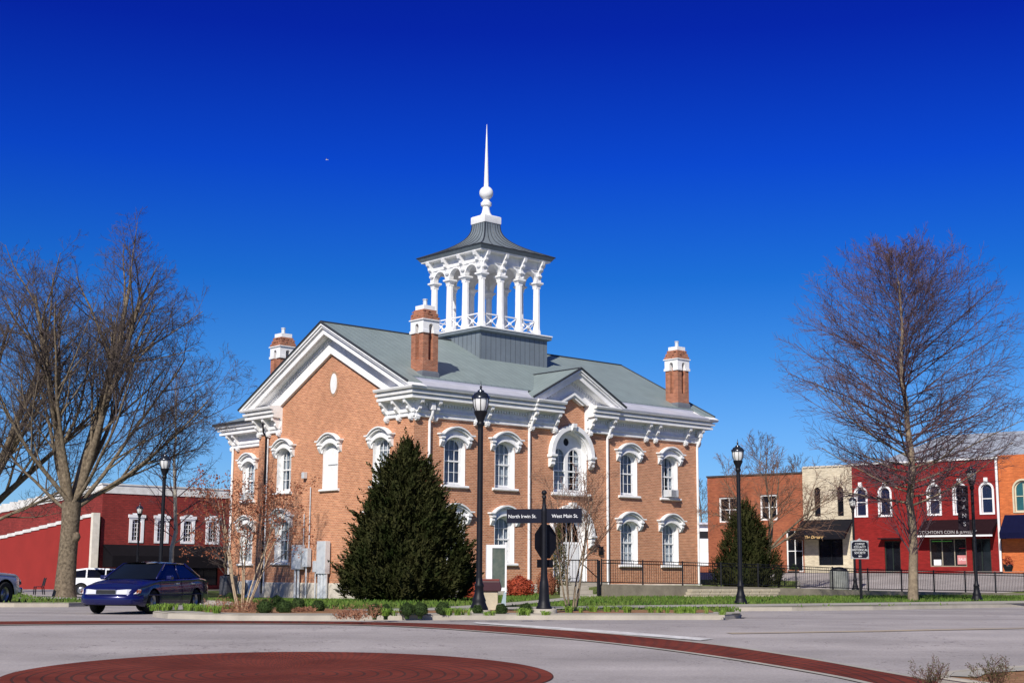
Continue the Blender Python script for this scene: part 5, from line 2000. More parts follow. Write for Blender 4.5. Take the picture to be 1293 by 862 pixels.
# planter wall and steps left of the fence
t = thing('garden_steps', 'short flight of weathered concrete steps left of the iron fence', 'steps', (3.3, 67.2, .45), .54)
for k in range(3):
    MB().box(-.62, .62, -.35 + k * .33, .9, k * .19, k * .19 + .185).build('step', M['conc'], t, bevel=.012)
F = thing('iron_fence', 'black iron fence with closely spaced pickets on the low wall', 'fence', (0, 0, 0))
for i in range(4):
    a, b = fpts[i], fpts[i + 1]
    L = (b - a).length
    d = (b - a) / L
    n = max(1, round(L / 2.35))
    for k in range(n + 1):
        q = a + d * (L * k / n)
        z = fz(i, k / n)
        if k < n or i == 3:
            MB().box(-.035, .035, -.035, .035, -.05, 1.18).build('post', M['iron'], F).location = (q.x, q.y, z)
        if k == n: continue
        mb = MB()
        q2 = a + d * (L * (k + 1) / n)
        z2 = fz(i, (k + 1) / n)
        for hz in (.10, .98, 1.12):
            mb.tube([(q.x, q.y, z + hz), (q2.x, q2.y, z2 + hz)], .021, 4)
        m_ = round(L / n / .135)
        for j in range(1, m_):
            c = q.lerp(q2, j / m_)
            zz = z + (z2 - z) * j / m_
            mb.tube([(c.x, c.y, zz + .1), (c.x, c.y, zz + 1.12)], .0095, 4)
        mb.build('picket_panel', M['iron'], F)
H = thing('stair_handrail', 'short black iron handrail sloping down beside the garden steps', 'handrail', (4.1, 67.45, 1.1))
mb = MB()
mb.tube([(0, 0, -.6), (0, 0, 1.1)], .09, 6)
mb.build('newel_post', M['iron'], H)
mb = MB()
mb.tube([(0, 0, .25), (-.9, .25, 1.08)], .025, 4)
mb.tube([(-1.5, .25, 1.1), (0, 0, 1.12)], .025, 4)
mb.tube([(-1.5, .25, .1), (0, 0, .1)], .02, 4)
for k in range(1, 11):
    mb.tube([(-.15 * k, .025 * k, .1), (-.15 * k, .025 * k, 1.1)], .010, 4)
mb.build('rail', M['iron'], H)

# ------------------------------------------------------------------ historical society sign
p = at(1087, 64, off=.13)
t = thing('society_sign', 'dark historical society sign with white lettering on a black post in the grass', 'sign', p, .05)
MB().box(-.05, .05, -.05, .05, -.05, 1.75).build('post', M['iron'], t)
mb = MB()
oc2 = [(-.40, 1.78), (.40, 1.78), (.40, 2.58), (.12, 2.60), (0, 2.68), (-.12, 2.60), (-.40, 2.58)]
mb.prism(oc2, lambda q: (q[0], -.03, q[1]), lambda q: (q[0], .03, q[1]))
sbd = mb.build('board', mat('sign_grey', (.36, .37, .38), .5), t)
mb = MB()
c8 = []
for cx_, cz_ in ((-.36, 1.82), (.36, 1.82), (.36, 2.54), (-.36, 2.54)):
    sx1, sz1 = (1 if cx_ < 0 else -1), (1 if cz_ < 2.1 else -1)
    a_ = (cx_ + sx1 * .09, cz_)
    b_ = (cx_, cz_ + sz1 * .09)
    c8 += ([b_, a_] if (cx_ < 0) == (cz_ < 2.1) else [a_, b_])
mb.prism(c8, lambda q: (q[0], -.036, q[1]), lambda q: (q[0], -.031, q[1]))
mb.build('panel', navy, sbd)
text_mesh('lettering', 'COFFEE\nCOUNTY\nHISTORICAL\nSOCIETY', .128, LW_, sbd, (0, -.042, 2.23), (R(90), 0, 0), spacing=1.0)
text_mesh('lettering', '1871', .085, LW_, sbd, (0, -.042, 1.89), (R(90), 0, 0), bold=.002)

# ------------------------------------------------------------------ the row of shops on the right
RD = Vector((.775, -.632, 0)).normalized()
RA = math.atan2(RD.y, RD.x)
def facade(mb, w, h, holes, d=.22, z0=-1.0):
    mb.holes([(0, z0), (w, z0), (w, h), (0, h)], holes, lambda p: (p[0], 0, p[1]))
    for lp in holes:
        n = len(lp)
        mb.add([(p[0], 0, p[1]) for p in lp] + [(p[0], d, p[1]) for p in lp], [(i, (i + 1) % n, (i + 1) % n + n, i + n) for i in range(n)])
def body(mb, w, h, dep, z0=-1.0, back=0):
    """sides, back and parapet of a shop"""
    mb.add([(0, 0, z0), (0, dep, z0), (0, dep, h - back), (0, 0, h)], [(0, 1, 2, 3)])
    mb.add([(w, 0, z0), (w, dep, z0), (w, dep, h - back), (w, 0, h)], [(0, 1, 2, 3)])
    mb.add([(0, dep, z0), (w, dep, z0), (w, dep, h - back), (0, dep, h - back)], [(0, 1, 2, 3)])
    mb.add([(0, 0, h), (w, 0, h), (w, .3, h), (0, .3, h)], [(0, 1, 2, 3)])
    mb.add([(0, .3, h), (w, .3, h), (w, .3, h - .7), (0, .3, h - .7)], [(0, 1, 2, 3)])
    mb.add([(0, .3, h - .7), (w, .3, h - .7), (w, dep, h - back - .5), (0, dep, h - back - .5)], [(0, 1, 2, 3)])
def rect(x0, x1, z0, z1): return [(x0, z0), (x1, z0), (x1, z1), (x0, z1)]
IDF = lambda a, d, z: (a, d, z)
darkglass = mat('dark_shop_glass', (.008, .009, .013), .06, spec=.35, var=.5, vscale=1.2)
redp = brick_mat('red_painted_brick', (.24, .014, .013), (.20, .012, .011), (.17, .011, .010), bw=.24, rh=.09, stain=.14)
def flat_window(parent, x0, x1, z0, z1, arch=0.0, cols=2, rows=2, frame=.09, m=None, glass=None, name='window', keystone=False, d=.14, surround=0.0):
    m = m or M['white']
    c = (x0 + x1) / 2
    h = (x1 - x0) / 2
    if arch:
        o = arch_outline(c, h, z0, z1 - arch, arch)
        i_ = arch_outline(c, h - frame, z0 + frame, z1 - arch, arch - frame)
    else:
        o = rect(x0, x1, z0, z1)
        i_ = rect(x0 + frame, x1 - frame, z0 + frame, z1 - frame)
    mb = MB()
    ring(mb, i_, o, IDF, d - .05, d + .05)
    if surround:
        oo = arch_outline(c, h + surround, z0 - surround * .6, z1 - arch, arch + surround) if arch else rect(x0 - surround, x1 + surround, z0 - surround, z1 + surround)
        ring(mb, o, oo, IDF, -.06, .02)
    if keystone:
        mb.box(c - .13, c + .13, -.14, .02, z1 + surround * .6, z1 + surround + .3)
    for k in range(1, cols):
        a = x0 + (x1 - x0) * k / cols
        mb.box(a - .03, a + .03, d - .04, d + .04, z0 + frame, z1 - (frame + (.1 if arch else 0)))
    for k in range(1, rows):
        z = z0 + (z1 - z0) * k / rows
        mb.box(x0 + frame, x1 - frame, d - .04, d + .045, z - .03, z + .03)
    W = mb.build(name, m, parent)
    g = MB()
    g.add([(p[0], d + .01, p[1]) for p in i_], [tuple(range(len(i_)))])
    g.build('pane', glass or darkglass, W)
    return W
def dist_along(px, origin, axis):
    """how far along a facade the column px falls"""
    D = ray(px, 700)
    # origin + axis*t = D*k
    det = axis.x * (-D.y) - axis.y * (-D.x)
    return ((-origin.x) * (-D.y) - (-origin.y) * (-D.x)) / det

def shop(name, label, cat, x, y, z):
    t = thing(name, label, cat, (x, y, z), RA)
    return t, Vector((x, y, 0))
ZB = 1.8
# brick shop
t, o = shop('brick_shop', 'two storey orange red brick shop with paired white windows, half behind the juniper', 'shop', 15.75, 114.9, ZB)
wB = 8.45
h1 = []
mb = MB()
hh = [rect(1.05, 2.85, 3.9, 5.9), rect(4.75, 6.25, 4.0, 6.0), rect(6.95, 8.35, .05, 3.2)]
facade(mb, wB, 7.55, hh)
body(mb, wB, 7.55, 16)
shopbrick = brick_mat('shop_brick', (.34, .10, .045), (.26, .07, .035), (.28, .13, .08), stain=.2)
mb.build('wall', shopbrick, t)
flat_window(t, 1.05, 2.85, 3.9, 5.9, cols=2, rows=2, frame=.13)
flat_window(t, 4.75, 6.25, 4.0, 6.0, cols=2, rows=2, frame=.13)
W = flat_window(t, 6.95, 8.35, .05, 3.2, cols=2, rows=2, frame=.1, name='shop_front')
MB().box(-.05, wB + .02, -.08, .35, 7.5, 7.62).build('coping', mat('dark_coping', (.06, .05, .05), .7), t)
# pale shop
t, o = shop('pale_shop', 'narrow cream brick shop with two slim arched windows above a black awning', 'shop', 22.32, 109.6, ZB)
wP = 4.12
aw = lambda c, h, z0, z1: arch_outline(c, h, z0, z1 - h, h)
mb = MB()
facade(mb, wP, 7.95, [aw(1.22, .25, 4.2, 6.4), aw(3.12, .25, 4.2, 6.4), rect(1.2, 3.2, .55, 2.5)])
body(mb, wP, 7.95, 16)
mb.build('wall', brick_mat('cream_brick', (.60, .53, .40), (.53, .46, .34), (.45, .38, .28), stain=.15, bw=.24, rh=.1), t)
for c in (1.22, 3.12):
    flat_window(t, c - .25, c + .25, 4.2, 6.4, arch=.25, cols=1, rows=2, frame=.04, m=M['iron'])
flat_window(t, 1.2, 3.2, .55, 2.5, cols=2, rows=1, frame=.06, m=M['iron'], name='shop_front')
mb = MB()
for k in range(8):
    mb.box(.1 + k * .5, .5 + k * .5, -.08, .3, 7.9, 8.02)
mb.build('coping', M['stone'], t)
mb = MB()
prism_aw = [(0, 3.95), (-1.5, 2.75), (-1.5, 2.45), (-1.45, 2.45), (0, 3.85)]
mb.prism(prism_aw, lambda q: (-.1, q[0], q[1]), lambda q: (wP - .02, q[0], q[1]))
mb.prism([(0, 3.9), (-1.47, 2.72), (-1.47, 2.45), (0, 2.45)], lambda q: (-.1, q[0], q[1]), lambda q: (-.07, q[0], q[1]))
AW = mb.build('awning', M['black'], t)
text_mesh('lettering', 'The Dresser', .30, mat('gold_letter', (.55, .36, .16), .6), AW, (1.6, -1.515, 2.6), (R(90), 0, 0), bold=.01, shear=.2)
# red shop
t, o = shop('red_shop', 'wide two storey red painted brick shop with white arched windows and a jewelry awning', 'shop', 25.5, 107.0, ZB)
wR = (Vector((34.06, 100)) - Vector((25.5, 107))).length
O2 = Vector((25.5, 107, 0))
xs = [dist_along(px, O2, RD) for px in (1089.5, 1120, 1182.5, 1215.5, 1249.5)]
ww = .40
mb = MB()
hl = [aw(x, ww, 4.15, 6.2) for x in xs]
x_aw = dist_along(1168, O2, RD)
d0, d1 = dist_along(1117, O2, RD), dist_along(1137, O2, RD)
hl += [rect(d0, d1, .05, 2.3), rect(x_aw + .35, wR - 2.5, .45, 2.45), rect(wR - 2.1, wR - .75, .05, 2.4)]
facade(mb, wR, 7.95, hl)
body(mb, wR, 7.95, 18)
mb.build('wall', redp, t)
for x in xs:
    flat_window(t, x - ww, x + ww, 4.15, 6.2, arch=ww, cols=1, rows=2, frame=.06, keystone=True, surround=.14, glass=mat('blue_dark_glass', (.012, .018, .05), .08, spec=.9))
D_ = flat_window(t, d0, d1, .05, 2.3, cols=2, rows=1, frame=.07, m=mat('dark_green_paint', (.02, .03, .025), .5), name='door')
SF = flat_window(t, x_aw + .35, wR - 2.5, .45, 2.45, cols=3, rows=1, frame=.07, m=mat('shop_frame', (.30, .26, .20), .6), name='shop_front')
D2 = flat_window(t, wR - 2.1, wR - .75, .05, 2.4, cols=2, rows=1, frame=.08, m=mat('dark_green_paint', (.02, .03, .025), .5), name='door')
pk = mat('pink_poster', (.55, .22, .22), .7)
MB().box(x_aw + 2.35, x_aw + 3.05, .10, .118, .62, 1.25).build('poster', pk, SF)
text_mesh('lettering', 'SALE', .26, LW_, SF, (x_aw + 2.7, .095, .95), (R(90), 0, 0))
MB().box(x_aw + .6, x_aw + 1.15, .10, .118, .55, .95).build('poster', LW_, SF)
MB().box(x_aw + .5, x_aw + 2.0, .09, .12, 2.22, 2.27).build('neon_tube', mat('green_tube', (.15, .60, .10), .4), SF)
MB().box(x_aw + 2.5, x_aw + 3.6, .09, .12, 1.72, 1.76).build('neon_tube', mat('red_tube', (.60, .05, .06), .4), SF)
MB().box(-.02, wR + .05, -.1, .35, 7.93, 8.05).build('coping', M['white'], t)
mb = MB()
mb.prism([(0, 3.75), (-1.15, 2.95), (-1.15, 2.62), (-1.1, 2.62), (0, 3.6)], lambda q: (x_aw, q[0], q[1]), lambda q: (wR - .15, q[0], q[1]))
mb.prism([(0, 3.7), (-1.12, 2.93), (-1.12, 2.62), (0, 2.62)], lambda q: (x_aw, q[0], q[1]), lambda q: (x_aw + .03, q[0], q[1]))
AW = mb.build('awning', mat('dark_brown_awning', (.018, .008, .010), .9, spec=.05), t)
MB().box(x_aw, wR - .15, -1.19, -1.13, 2.52, 2.64).build('valance', M['white'], AW)
text_mesh('lettering', "TOCHTON'S COIN & JEWELRY", .30, mat('faded_letter', (.42, .40, .40), .8), AW, ((x_aw + wR) / 2 - .55, -1.16, 2.83), (R(90), 0, 0), spacing=1.02)
mb = MB()
mb.box(d0 - .2, d1 + .2, -.7, 0, 2.42, 2.5)
mb.build('door_canopy', M['iron'], t)
mb = MB()
slab(mb, [(-2.2, 6, 8.0), (wR + 6, 6, 8.0), (wR + 2.5, 14, 11.2), (1.5, 14, 11.2)], .1)
slab(mb, [(-2.2, 22, 8.0), (-2.2, 6, 8.0), (1.5, 14, 11.2)], .1)
slab(mb, [(wR + 6, 6, 8.0), (wR + 6, 22, 8.0), (wR + 2.5, 14, 11.2)], .1)
mb.build('roof', seam_mat('pale_grey_seam_roof', (.42, .45, .50), .5, 0, rough=.5, dark=.8), t)
MB().tube([(wR - .05, -.12, 8.0), (wR - .05, -.12, .1)], .09, 8).build('downspout', M['white'], t)
# orange shop
t, o = shop('orange_shop', 'orange brick shop with a dark blue awning cut by the right edge of the frame', 'shop', 34.1, 99.97, ZB)
mb = MB()
c1 = dist_along(1296, Vector((34.1, 99.97, 0)), RD)
facade(mb, 9, 8.15, [aw(c1, .62, 4.2, 6.35), rect(1.6, 5, .1, 2.4)])
body(mb, 9, 8.15, 18)
mb.build('wall', brick_mat('orange_shop_brick', (.58, .155, .045), (.48, .12, .035), (.40, .14, .06), stain=.15, bw=.24, rh=.09), t)
flat_window(t, c1 - .62, c1 + .62, 4.2, 6.35, arch=.62, cols=2, rows=2, frame=.1, m=mat('cream_paint', (.55, .50, .36), .6), surround=.12, glass=mat('teal_glass', (.02, .09, .10), .1, spec=.9))
flat_window(t, 1.6, 5, .1, 2.4, cols=3, rows=1, frame=.07, m=M['iron'], name='shop_front')
mb = MB()
mb.prism([(0, 4.0), (-1.2, 2.75), (-1.2, 2.35), (-1.15, 2.35), (0, 3.85)], lambda q: (.3, q[0], q[1]), lambda q: (8.5, q[0], q[1]))
mb.prism([(0, 3.9), (-1.17, 2.72), (-1.17, 2.35), (0, 2.35)], lambda q: (.3, q[0], q[1]), lambda q: (.34, q[0], q[1]))
mb.build('awning', mat('navy_awning', (.006, .007, .030), .9, spec=.05), t)
# shop sidewalk
S0 = Vector((15.75, 114.9))
S1 = Vector((34.06, 100)) + Vector((RD.x, RD.y)) * 20
nrm = Vector((-.632, -.775))
ribbon('sidewalk', [S0 + nrm * 1.6 + Vector((-3, 2.4)), S1 + nrm * 1.6], 3.0, .12, M['walk'])
# dark red flower barrel and wall planter by the shops, far pale sign in the gap
def pos_front(px, d):
    a = dist_along(px, O2, RD)
    q = O2 + RD * a + Vector((nrm.x, nrm.y, 0)) * d
    return q
q = pos_front(1283, 1.6)
t = thing('flower_barrel', 'dark planter with reddish leaves before the orange shop', 'planter', (q.x, q.y, ZB + .1))
mb = MB(); mb.lathe([(.22, 0), (.34, .35), (.32, .5), (.28, .5)], 14); mb.build('barrel', M['iron'], t)
mb = MB(); rg = random.Random(3)
leaves(mb, Vector((0, 0, .65)), rg, 260, .4, .06)
mb.build('leaves', M['redleaf'], t, recalc=False)
q = at(1016, 104, z=1.55)
for i, (px, lb) in enumerate(((1011, 'small green planter box at the door between the brick and pale shops'),)):
    a = pos_front(px, 1.2)
    t = thing('planter_box', lb, 'planter', (a.x, a.y, ZB - .1))
    MB().box(-.4, .4, -.15, .15, 0, .3).build('box_body', mat('terracotta', (.30, .10, .05), .9), t, bevel=.02)
    mb = MB(); leaves(mb, Vector((0, 0, .42)), rg, 200, .35, .05); mb.build('leaves', M['box'], t, recalc=False)
# litter receptacle beyond the fence
q = at(1060, 84, z=.75)
t = thing('pebbled_bin', 'weathered grey stone litter bin standing beyond the iron fence', 'litter bin', q, .4)
mb = MB(); mb.lathe([(.52, 0), (.55, .1), (.55, 1.05), (.5, 1.1)], 20)
mb.build('bin_body', mat('pebble_grey', (.14, .15, .14), .9, vscale=3, color2=(.27, .28, .26), bump=.6, bscale=30), t, smooth='auto')
mb = MB(); mb.lathe([(.5, 1.1), (.45, 1.2), (.2, 1.3), (.05, 1.32)], 20); mb.build('lid', M['iron'], t, smooth='auto')
# billboard-like white sign and trailer in the gap
q = at(891, 118, z=1.4)
t = thing('box_sign', 'white box sign on a post in the gap right of the courthouse', 'sign', q, -.35)
MB().box(-.55, .75, -.12, .12, 2.05, 2.95).build('sign_box', M['white'], t, bevel=.02)
MB().box(-.62, -.56, -.14, .14, 2.0, 3.0).build('end_cap', M['iron'], t)
MB().tube([(.55, 0, 0), (.55, 0, 2.1)], .07, 8).build('post', M['elec'], t)
q = at(872, 150, z=1.2)
t = thing('white_shed', 'long white building far behind in the gap right of the courthouse', 'building', q, -.1)
MB().box(-6, 4.0, 0, 8, 0, 5.6).build('wall', M['white'], t)
MB().box(-6.1, 4.1, -.1, 8.1, 4.2, 4.9).build('dark_band', M['iron'], t)
MB().box(-6.3, 4.3, -.5, 8.4, 6.6, 6.9).build('roof', M['gutter'], t) if False else MB().box(-6.3, 4.3, -.5, 8.4, 5.6, 5.8).build('roof', M['gutter'], t)
q = at(893, 128, z=1.4)
t = thing('brick_wall', 'low brick yard wall beyond the fence in the gap right of the courthouse', 'wall', q, -.3)
MB().box(-4, 1.6, 0, .3, -.5, .95).build('wall_body', shopbrick, t)
MB().box(-4.03, 1.63, -.03, .33, .95, 1.03).build('coping', M['stone'], t)

# ------------------------------------------------------------------ corner building on the left
A0 = Vector((-36.5, 128, 0))
t = thing('red_corner_building', 'long red brick corner building with a white parapet and small arched windows', 'building', (A0.x, A0.y, 0), YAW)
darkred = brick_mat('dark_red_brick', (.25, .032, .026), (.19, .025, .021), (.14, .028, .024), bw=.4, rh=.16, ms=.02, stain=.22, big=.25)
wA = 24
xw = [dist_along(px, A0, U) for px in (170.5, 202.5, 235.5, 267)]
mb = MB()
hl = [arch_outline(x, .42, 4.42, 6.0 - .1, .42) for x in xw] + [rect(1.6, 5.4, .4, 2.2), rect(6.4, 12, .4, 2.2)]
mb.holes([(0, -1), (wA, -1), (wA, 8.6), (0, 8.6)], hl, lambda p: (p[0], 0, p[1]))
for lp in hl:
    n = len(lp)
    mb.add([(p[0], 0, p[1]) for p in lp] + [(p[0], .2, p[1]) for p in lp], [(i, (i + 1) % n, (i + 1) % n + n, i + n) for i in range(n)])
sw = []
for k in range(20):
    zk = 8.6 - .055 * k * 2
    sw += [(k * 2, zk), (k * 2 + 2, zk - .05)]
poly = [(40, -1), (0, -1)] + sw
mb.add([(0, p[0], p[1]) for p in poly], [tuple(range(len(poly)))])
mb.add([(wA, 0, -1), (wA, 40, -1), (wA, 40, 6.5), (wA, 0, 8.6)], [(0, 1, 2, 3)])
mb.add([(0, 40, -1), (wA, 40, -1), (wA, 40, 6.5), (0, 40, 6.5)], [(0, 1, 2, 3)])
mb.add([(0, 0, 8.2), (wA, 0, 8.2), (wA, 40, 6.3), (0, 40, 6.3)], [(0, 1, 2, 3)])
mb.build('wall', darkred, t)
mb = MB()
mb.box(-.08, wA + .1, -.08, .35, 8.55, 9.3)
mb.box(-.16, wA + .18, -.16, .4, 9.3, 9.42)
mb.build('parapet', mat('dirty_white_paint', (.52, .51, .47), .8, vscale=1.2, color2=(.74, .73, .70)), t)
mb = MB()
for (a0_, z0_), (a1_, z1_) in zip(sw[::2], sw[1::2]):
    mb.prism([(a0_, z0_), (a1_, z1_), (a1_, z1_ + .85), (a0_, z0_ + .75)], lambda q: (-.10, q[0], q[1]), lambda q: (.3, q[0], q[1]))
mb.build('side_parapet', mat('dirty_white_paint', (.52, .51, .47), .8), t)
for x in xw:
    W = flat_window(t, x - .42, x + .42, 4.42, 6.32, arch=.42, cols=3, rows=5, frame=.05)
    mb = MB()
    mb.box(x - .72, x - .44, -.08, .04, 4.25, 6.35)
    mb.box(x + .44, x + .72, -.08, .04, 4.25, 6.35)
    mb.box(x - .72, x + .72, -.07, .04, 4.2, 4.4)
    mb.holes([(x - .44, 5.9), (x - .44, 6.85), (x + .44, 6.85), (x + .44, 5.9)] + [(x + .42 * math.cos(math.pi * k / 10), 5.9 + .42 * math.sin(math.pi * k / 10)) for k in range(11)], [], lambda p: (p[0], -.03, p[1]))
    mb.box(x - .84, x + .84, -.16, .04, 6.45, 6.72)
    mb.box(x - .74, x + .74, -.10, .04, 6.3, 6.45)
    mb.build('window_surround', M['white'], W)
flat_window(t, 1.6, 5.4, .4, 2.2, cols=3, rows=1, frame=.07, m=M['iron'], name='shop_front')
flat_window(t, 6.4, 12, .4, 2.2, cols=4, rows=1, frame=.07, m=M['iron'], name='shop_front')
mb = MB()
mb.prism([(0, 4.0), (-1.9, 3.0), (-1.9, 2.0), (-1.8, 2.0), (-1.8, 2.9), (0, 3.8)], lambda q: (.3, q[0], q[1]), lambda q: (wA, q[0], q[1]))
mb.prism([(0, 3.9), (-1.85, 2.95), (-1.85, 2.0), (0, 2.0)], lambda q: (.3, q[0], q[1]), lambda q: (.36, q[0], q[1]))
mb.build('awning', mat('black_awning', (.009, .008, .010), .9, spec=.05), t)
# the lower painted wall standing proud of it
t = thing('painted_side_wall', 'plain red painted wall with a stepped white coping and a white end post', 'wall', tuple(A0 - U * .9), YAW)
mb = MB()
stp = []
for k in range(16):
    zk = 6.38 - .086 * k * 1.8
    stp += [(k * 1.8, zk), (k * 1.8 + 1.8, zk - .07)]
poly = [(28.8, -1.2), (0, -1.2)] + stp
mb.prism(poly, lambda q: (0, q[0], q[1]), lambda q: (.5, q[0], q[1]))
mb.build('wall_body', mat('red_wall_paint', (.30, .030, .024), .85, vscale=.5, color2=(.25, .026, .021), bump=.2, bscale=6), t)
mb = MB()
for (a0_, z0_), (a1_, z1_) in zip(stp[::2], stp[1::2]):
    mb.prism([(a0_, z0_ + .003), (a1_ + .01, z1_ + .003), (a1_ + .01, z1_ + .30), (a0_, z0_ + .30)], lambda q: (-.1, q[0], q[1]), lambda q: (.6, q[0], q[1]))
mb.build('coping', mat('dirty_white_paint', (.52, .51, .47), .8), t)
MB().box(-.10, .55, -.40, .0, -1.2, 6.75).build('end_post', mat('cream_plaster', (.66, .62, .52), .8, vscale=2, bump=.3), t)
ribbon('sidewalk', [A0 - V * 1.9 - U * 2, A0 - V * 1.9 + U * 26], 3.0, .12, M['walk'])

# ------------------------------------------------------------------ bench
p = at(49, 72, off=.10)
t = thing('park_bench', 'small black park bench facing right on the left lawn', 'bench', p, -1.15)
t.scale = (.86, .86, .86)
mb = MB()
for k in range(4):
    mb.box(-.55, .55, -.22 + k * .12, -.13 + k * .12, .42, .45)
mb.build('seat', M['iron'], t)
mb = MB()
for k in range(4):
    mb.box(-.55, .55, .25 + k * .02, .28 + k * .02, .50 + k * .105, .595 + k * .105)
mb.build('backrest', M['iron'], t)
for sx2 in (-.48, .48):
    mb = MB()
    mb.tube([(sx2, -.22, -.02), (sx2, -.2, .43)], .03, 6)
    mb.tube([(sx2, .3, -.02), (sx2, .22, .43), (sx2, .34, .95)], .03, 6)
    mb.build('leg', M['iron'], t)

# ------------------------------------------------------------------ vehicles
def interp(x, tab):
    for (a, va), (b, vb) in zip(tab, tab[1:]):
        if x <= b:
            t = (x - a) / (b - a) if b > a else 0
            t = min(max(t, 0), 1)
            return va + (vb - va) * (t * t * (3 - 2 * t) * .5 + t * .5)
    return tab[-1][1]

def wheel(parent, x, y, r, w=.20, rim_m=None):
    s = 1 if y > 0 else -1
    t = MB()
    prof = [(r * .62, -w / 2), (r * .93, -w / 2), (r, -w / 2 + .03), (r, w / 2 - .03), (r * .93, w / 2), (r * .62, w / 2)]
    n = 26
    vs = []
    for rr, yy in prof:
        for k in range(n):
            a = 2 * math.pi * k / n
            vs.append((rr * math.cos(a), yy, rr * math.sin(a)))
    fs = [(i * n + k, i * n + (k + 1) % n, ((i + 1) % len(prof)) * n + (k + 1) % n, ((i + 1) % len(prof)) * n + k) for i in range(len(prof)) for k in range(n)]
    t.add(vs, fs)
    W = t.build('wheel', mat('tyre_rubber', (.018, .018, .018), .85), parent, smooth='auto')
    W.location = (x, y, r)
    m = MB()
    prof = [(.0, .055), (.05, .06), (.07, .04), (r * .5, .02), (r * .58, .05), (r * .64, .07), (r * .64, -.05)]
    vs = []
    for rr, yy in prof:
        for k in range(n):
            a = 2 * math.pi * k / n
            vs.append((max(rr, .001) * math.cos(a), s * (yy), max(rr, .001) * math.sin(a)))
    fs = [(i * n + k, i * n + (k + 1) % n, (i + 1) * n + (k + 1) % n, (i + 1) * n + k) for i in range(len(prof) - 1) for k in range(n)]
    m.add(vs, fs)
    m.build('rim', rim_m or mat('alloy_rim', (.30, .31, .33), .35, .7), W, smooth='auto')
    return W

def car_body(parent, L, W, axf, axr, r, top, wid, zlow, m, name='body', arch_r=None, crown=.05, shoulder=.09):
    ar = arch_r or r * 1.17
    NX = 72
    hl = L / 2
    xs_ = [-hl + L * i / NX for i in range(NX + 1)]
    K = 9
    rows = []
    for x in xs_:
        zb = zlow + .10 * max(0, (abs(x) - hl + .45) / .45)
        for ax in (axf, axr):
            d = abs(x - ax)
            if d < ar:
                zb = max(zb, r + math.sqrt(ar * ar - d * d))
        zt = interp(x, top)
        w_ = interp(x, wid)
        zb = min(zb, zt - .10)
        sec = []
        for k in range(K):
            t = k / (K - 1)
            z = zb + (zt - shoulder - zb) * t
            bulge = 1 - .055 * (2 * ((z - zlow) / (zt - zlow)) - .9) ** 2
            sec.append((x, w_ * bulge, z))
        for q in (.35, .7, 1.0):
            sec.append((x, w_ * (.985 - .12 * q ** 2), zt - shoulder + shoulder * math.sin(q * math.pi / 2)))
        sec.append((x, w_ * .5, zt + crown * .75))
        half = sec + [(x, 0, zt + crown)]
        full = half + [(a, -b, c) for a, b, c in reversed(sec)]
        rows.append(full)
    n = len(rows[0])
    mb = MB()
    mb.add([p for rw in rows for p in rw], [(i * n + k, (i + 1) * n + k, (i + 1) * n + k + 1, i * n + k + 1) for i in range(NX) for k in range(n - 1)] + [tuple(range(n)), tuple(NX * n + k for k in range(n - 1, -1, -1))])
    b = mb.build(name, m, parent, smooth='auto')
    # dark wheel wells and floor
    u = MB()
    u.box(-hl + .25, hl - .25, -W / 2 + .18, W / 2 - .18, zlow + .02, zlow + .4)
    for ax in (axf, axr):
        for s in (-1, 1):
            u.box(ax - ar, ax + ar, s * (W / 2 - .32) - .02, s * (W / 2 - .32) + .02, zlow, r + ar * .95)
    u.build('underbody', M['dark'], parent)
    return b

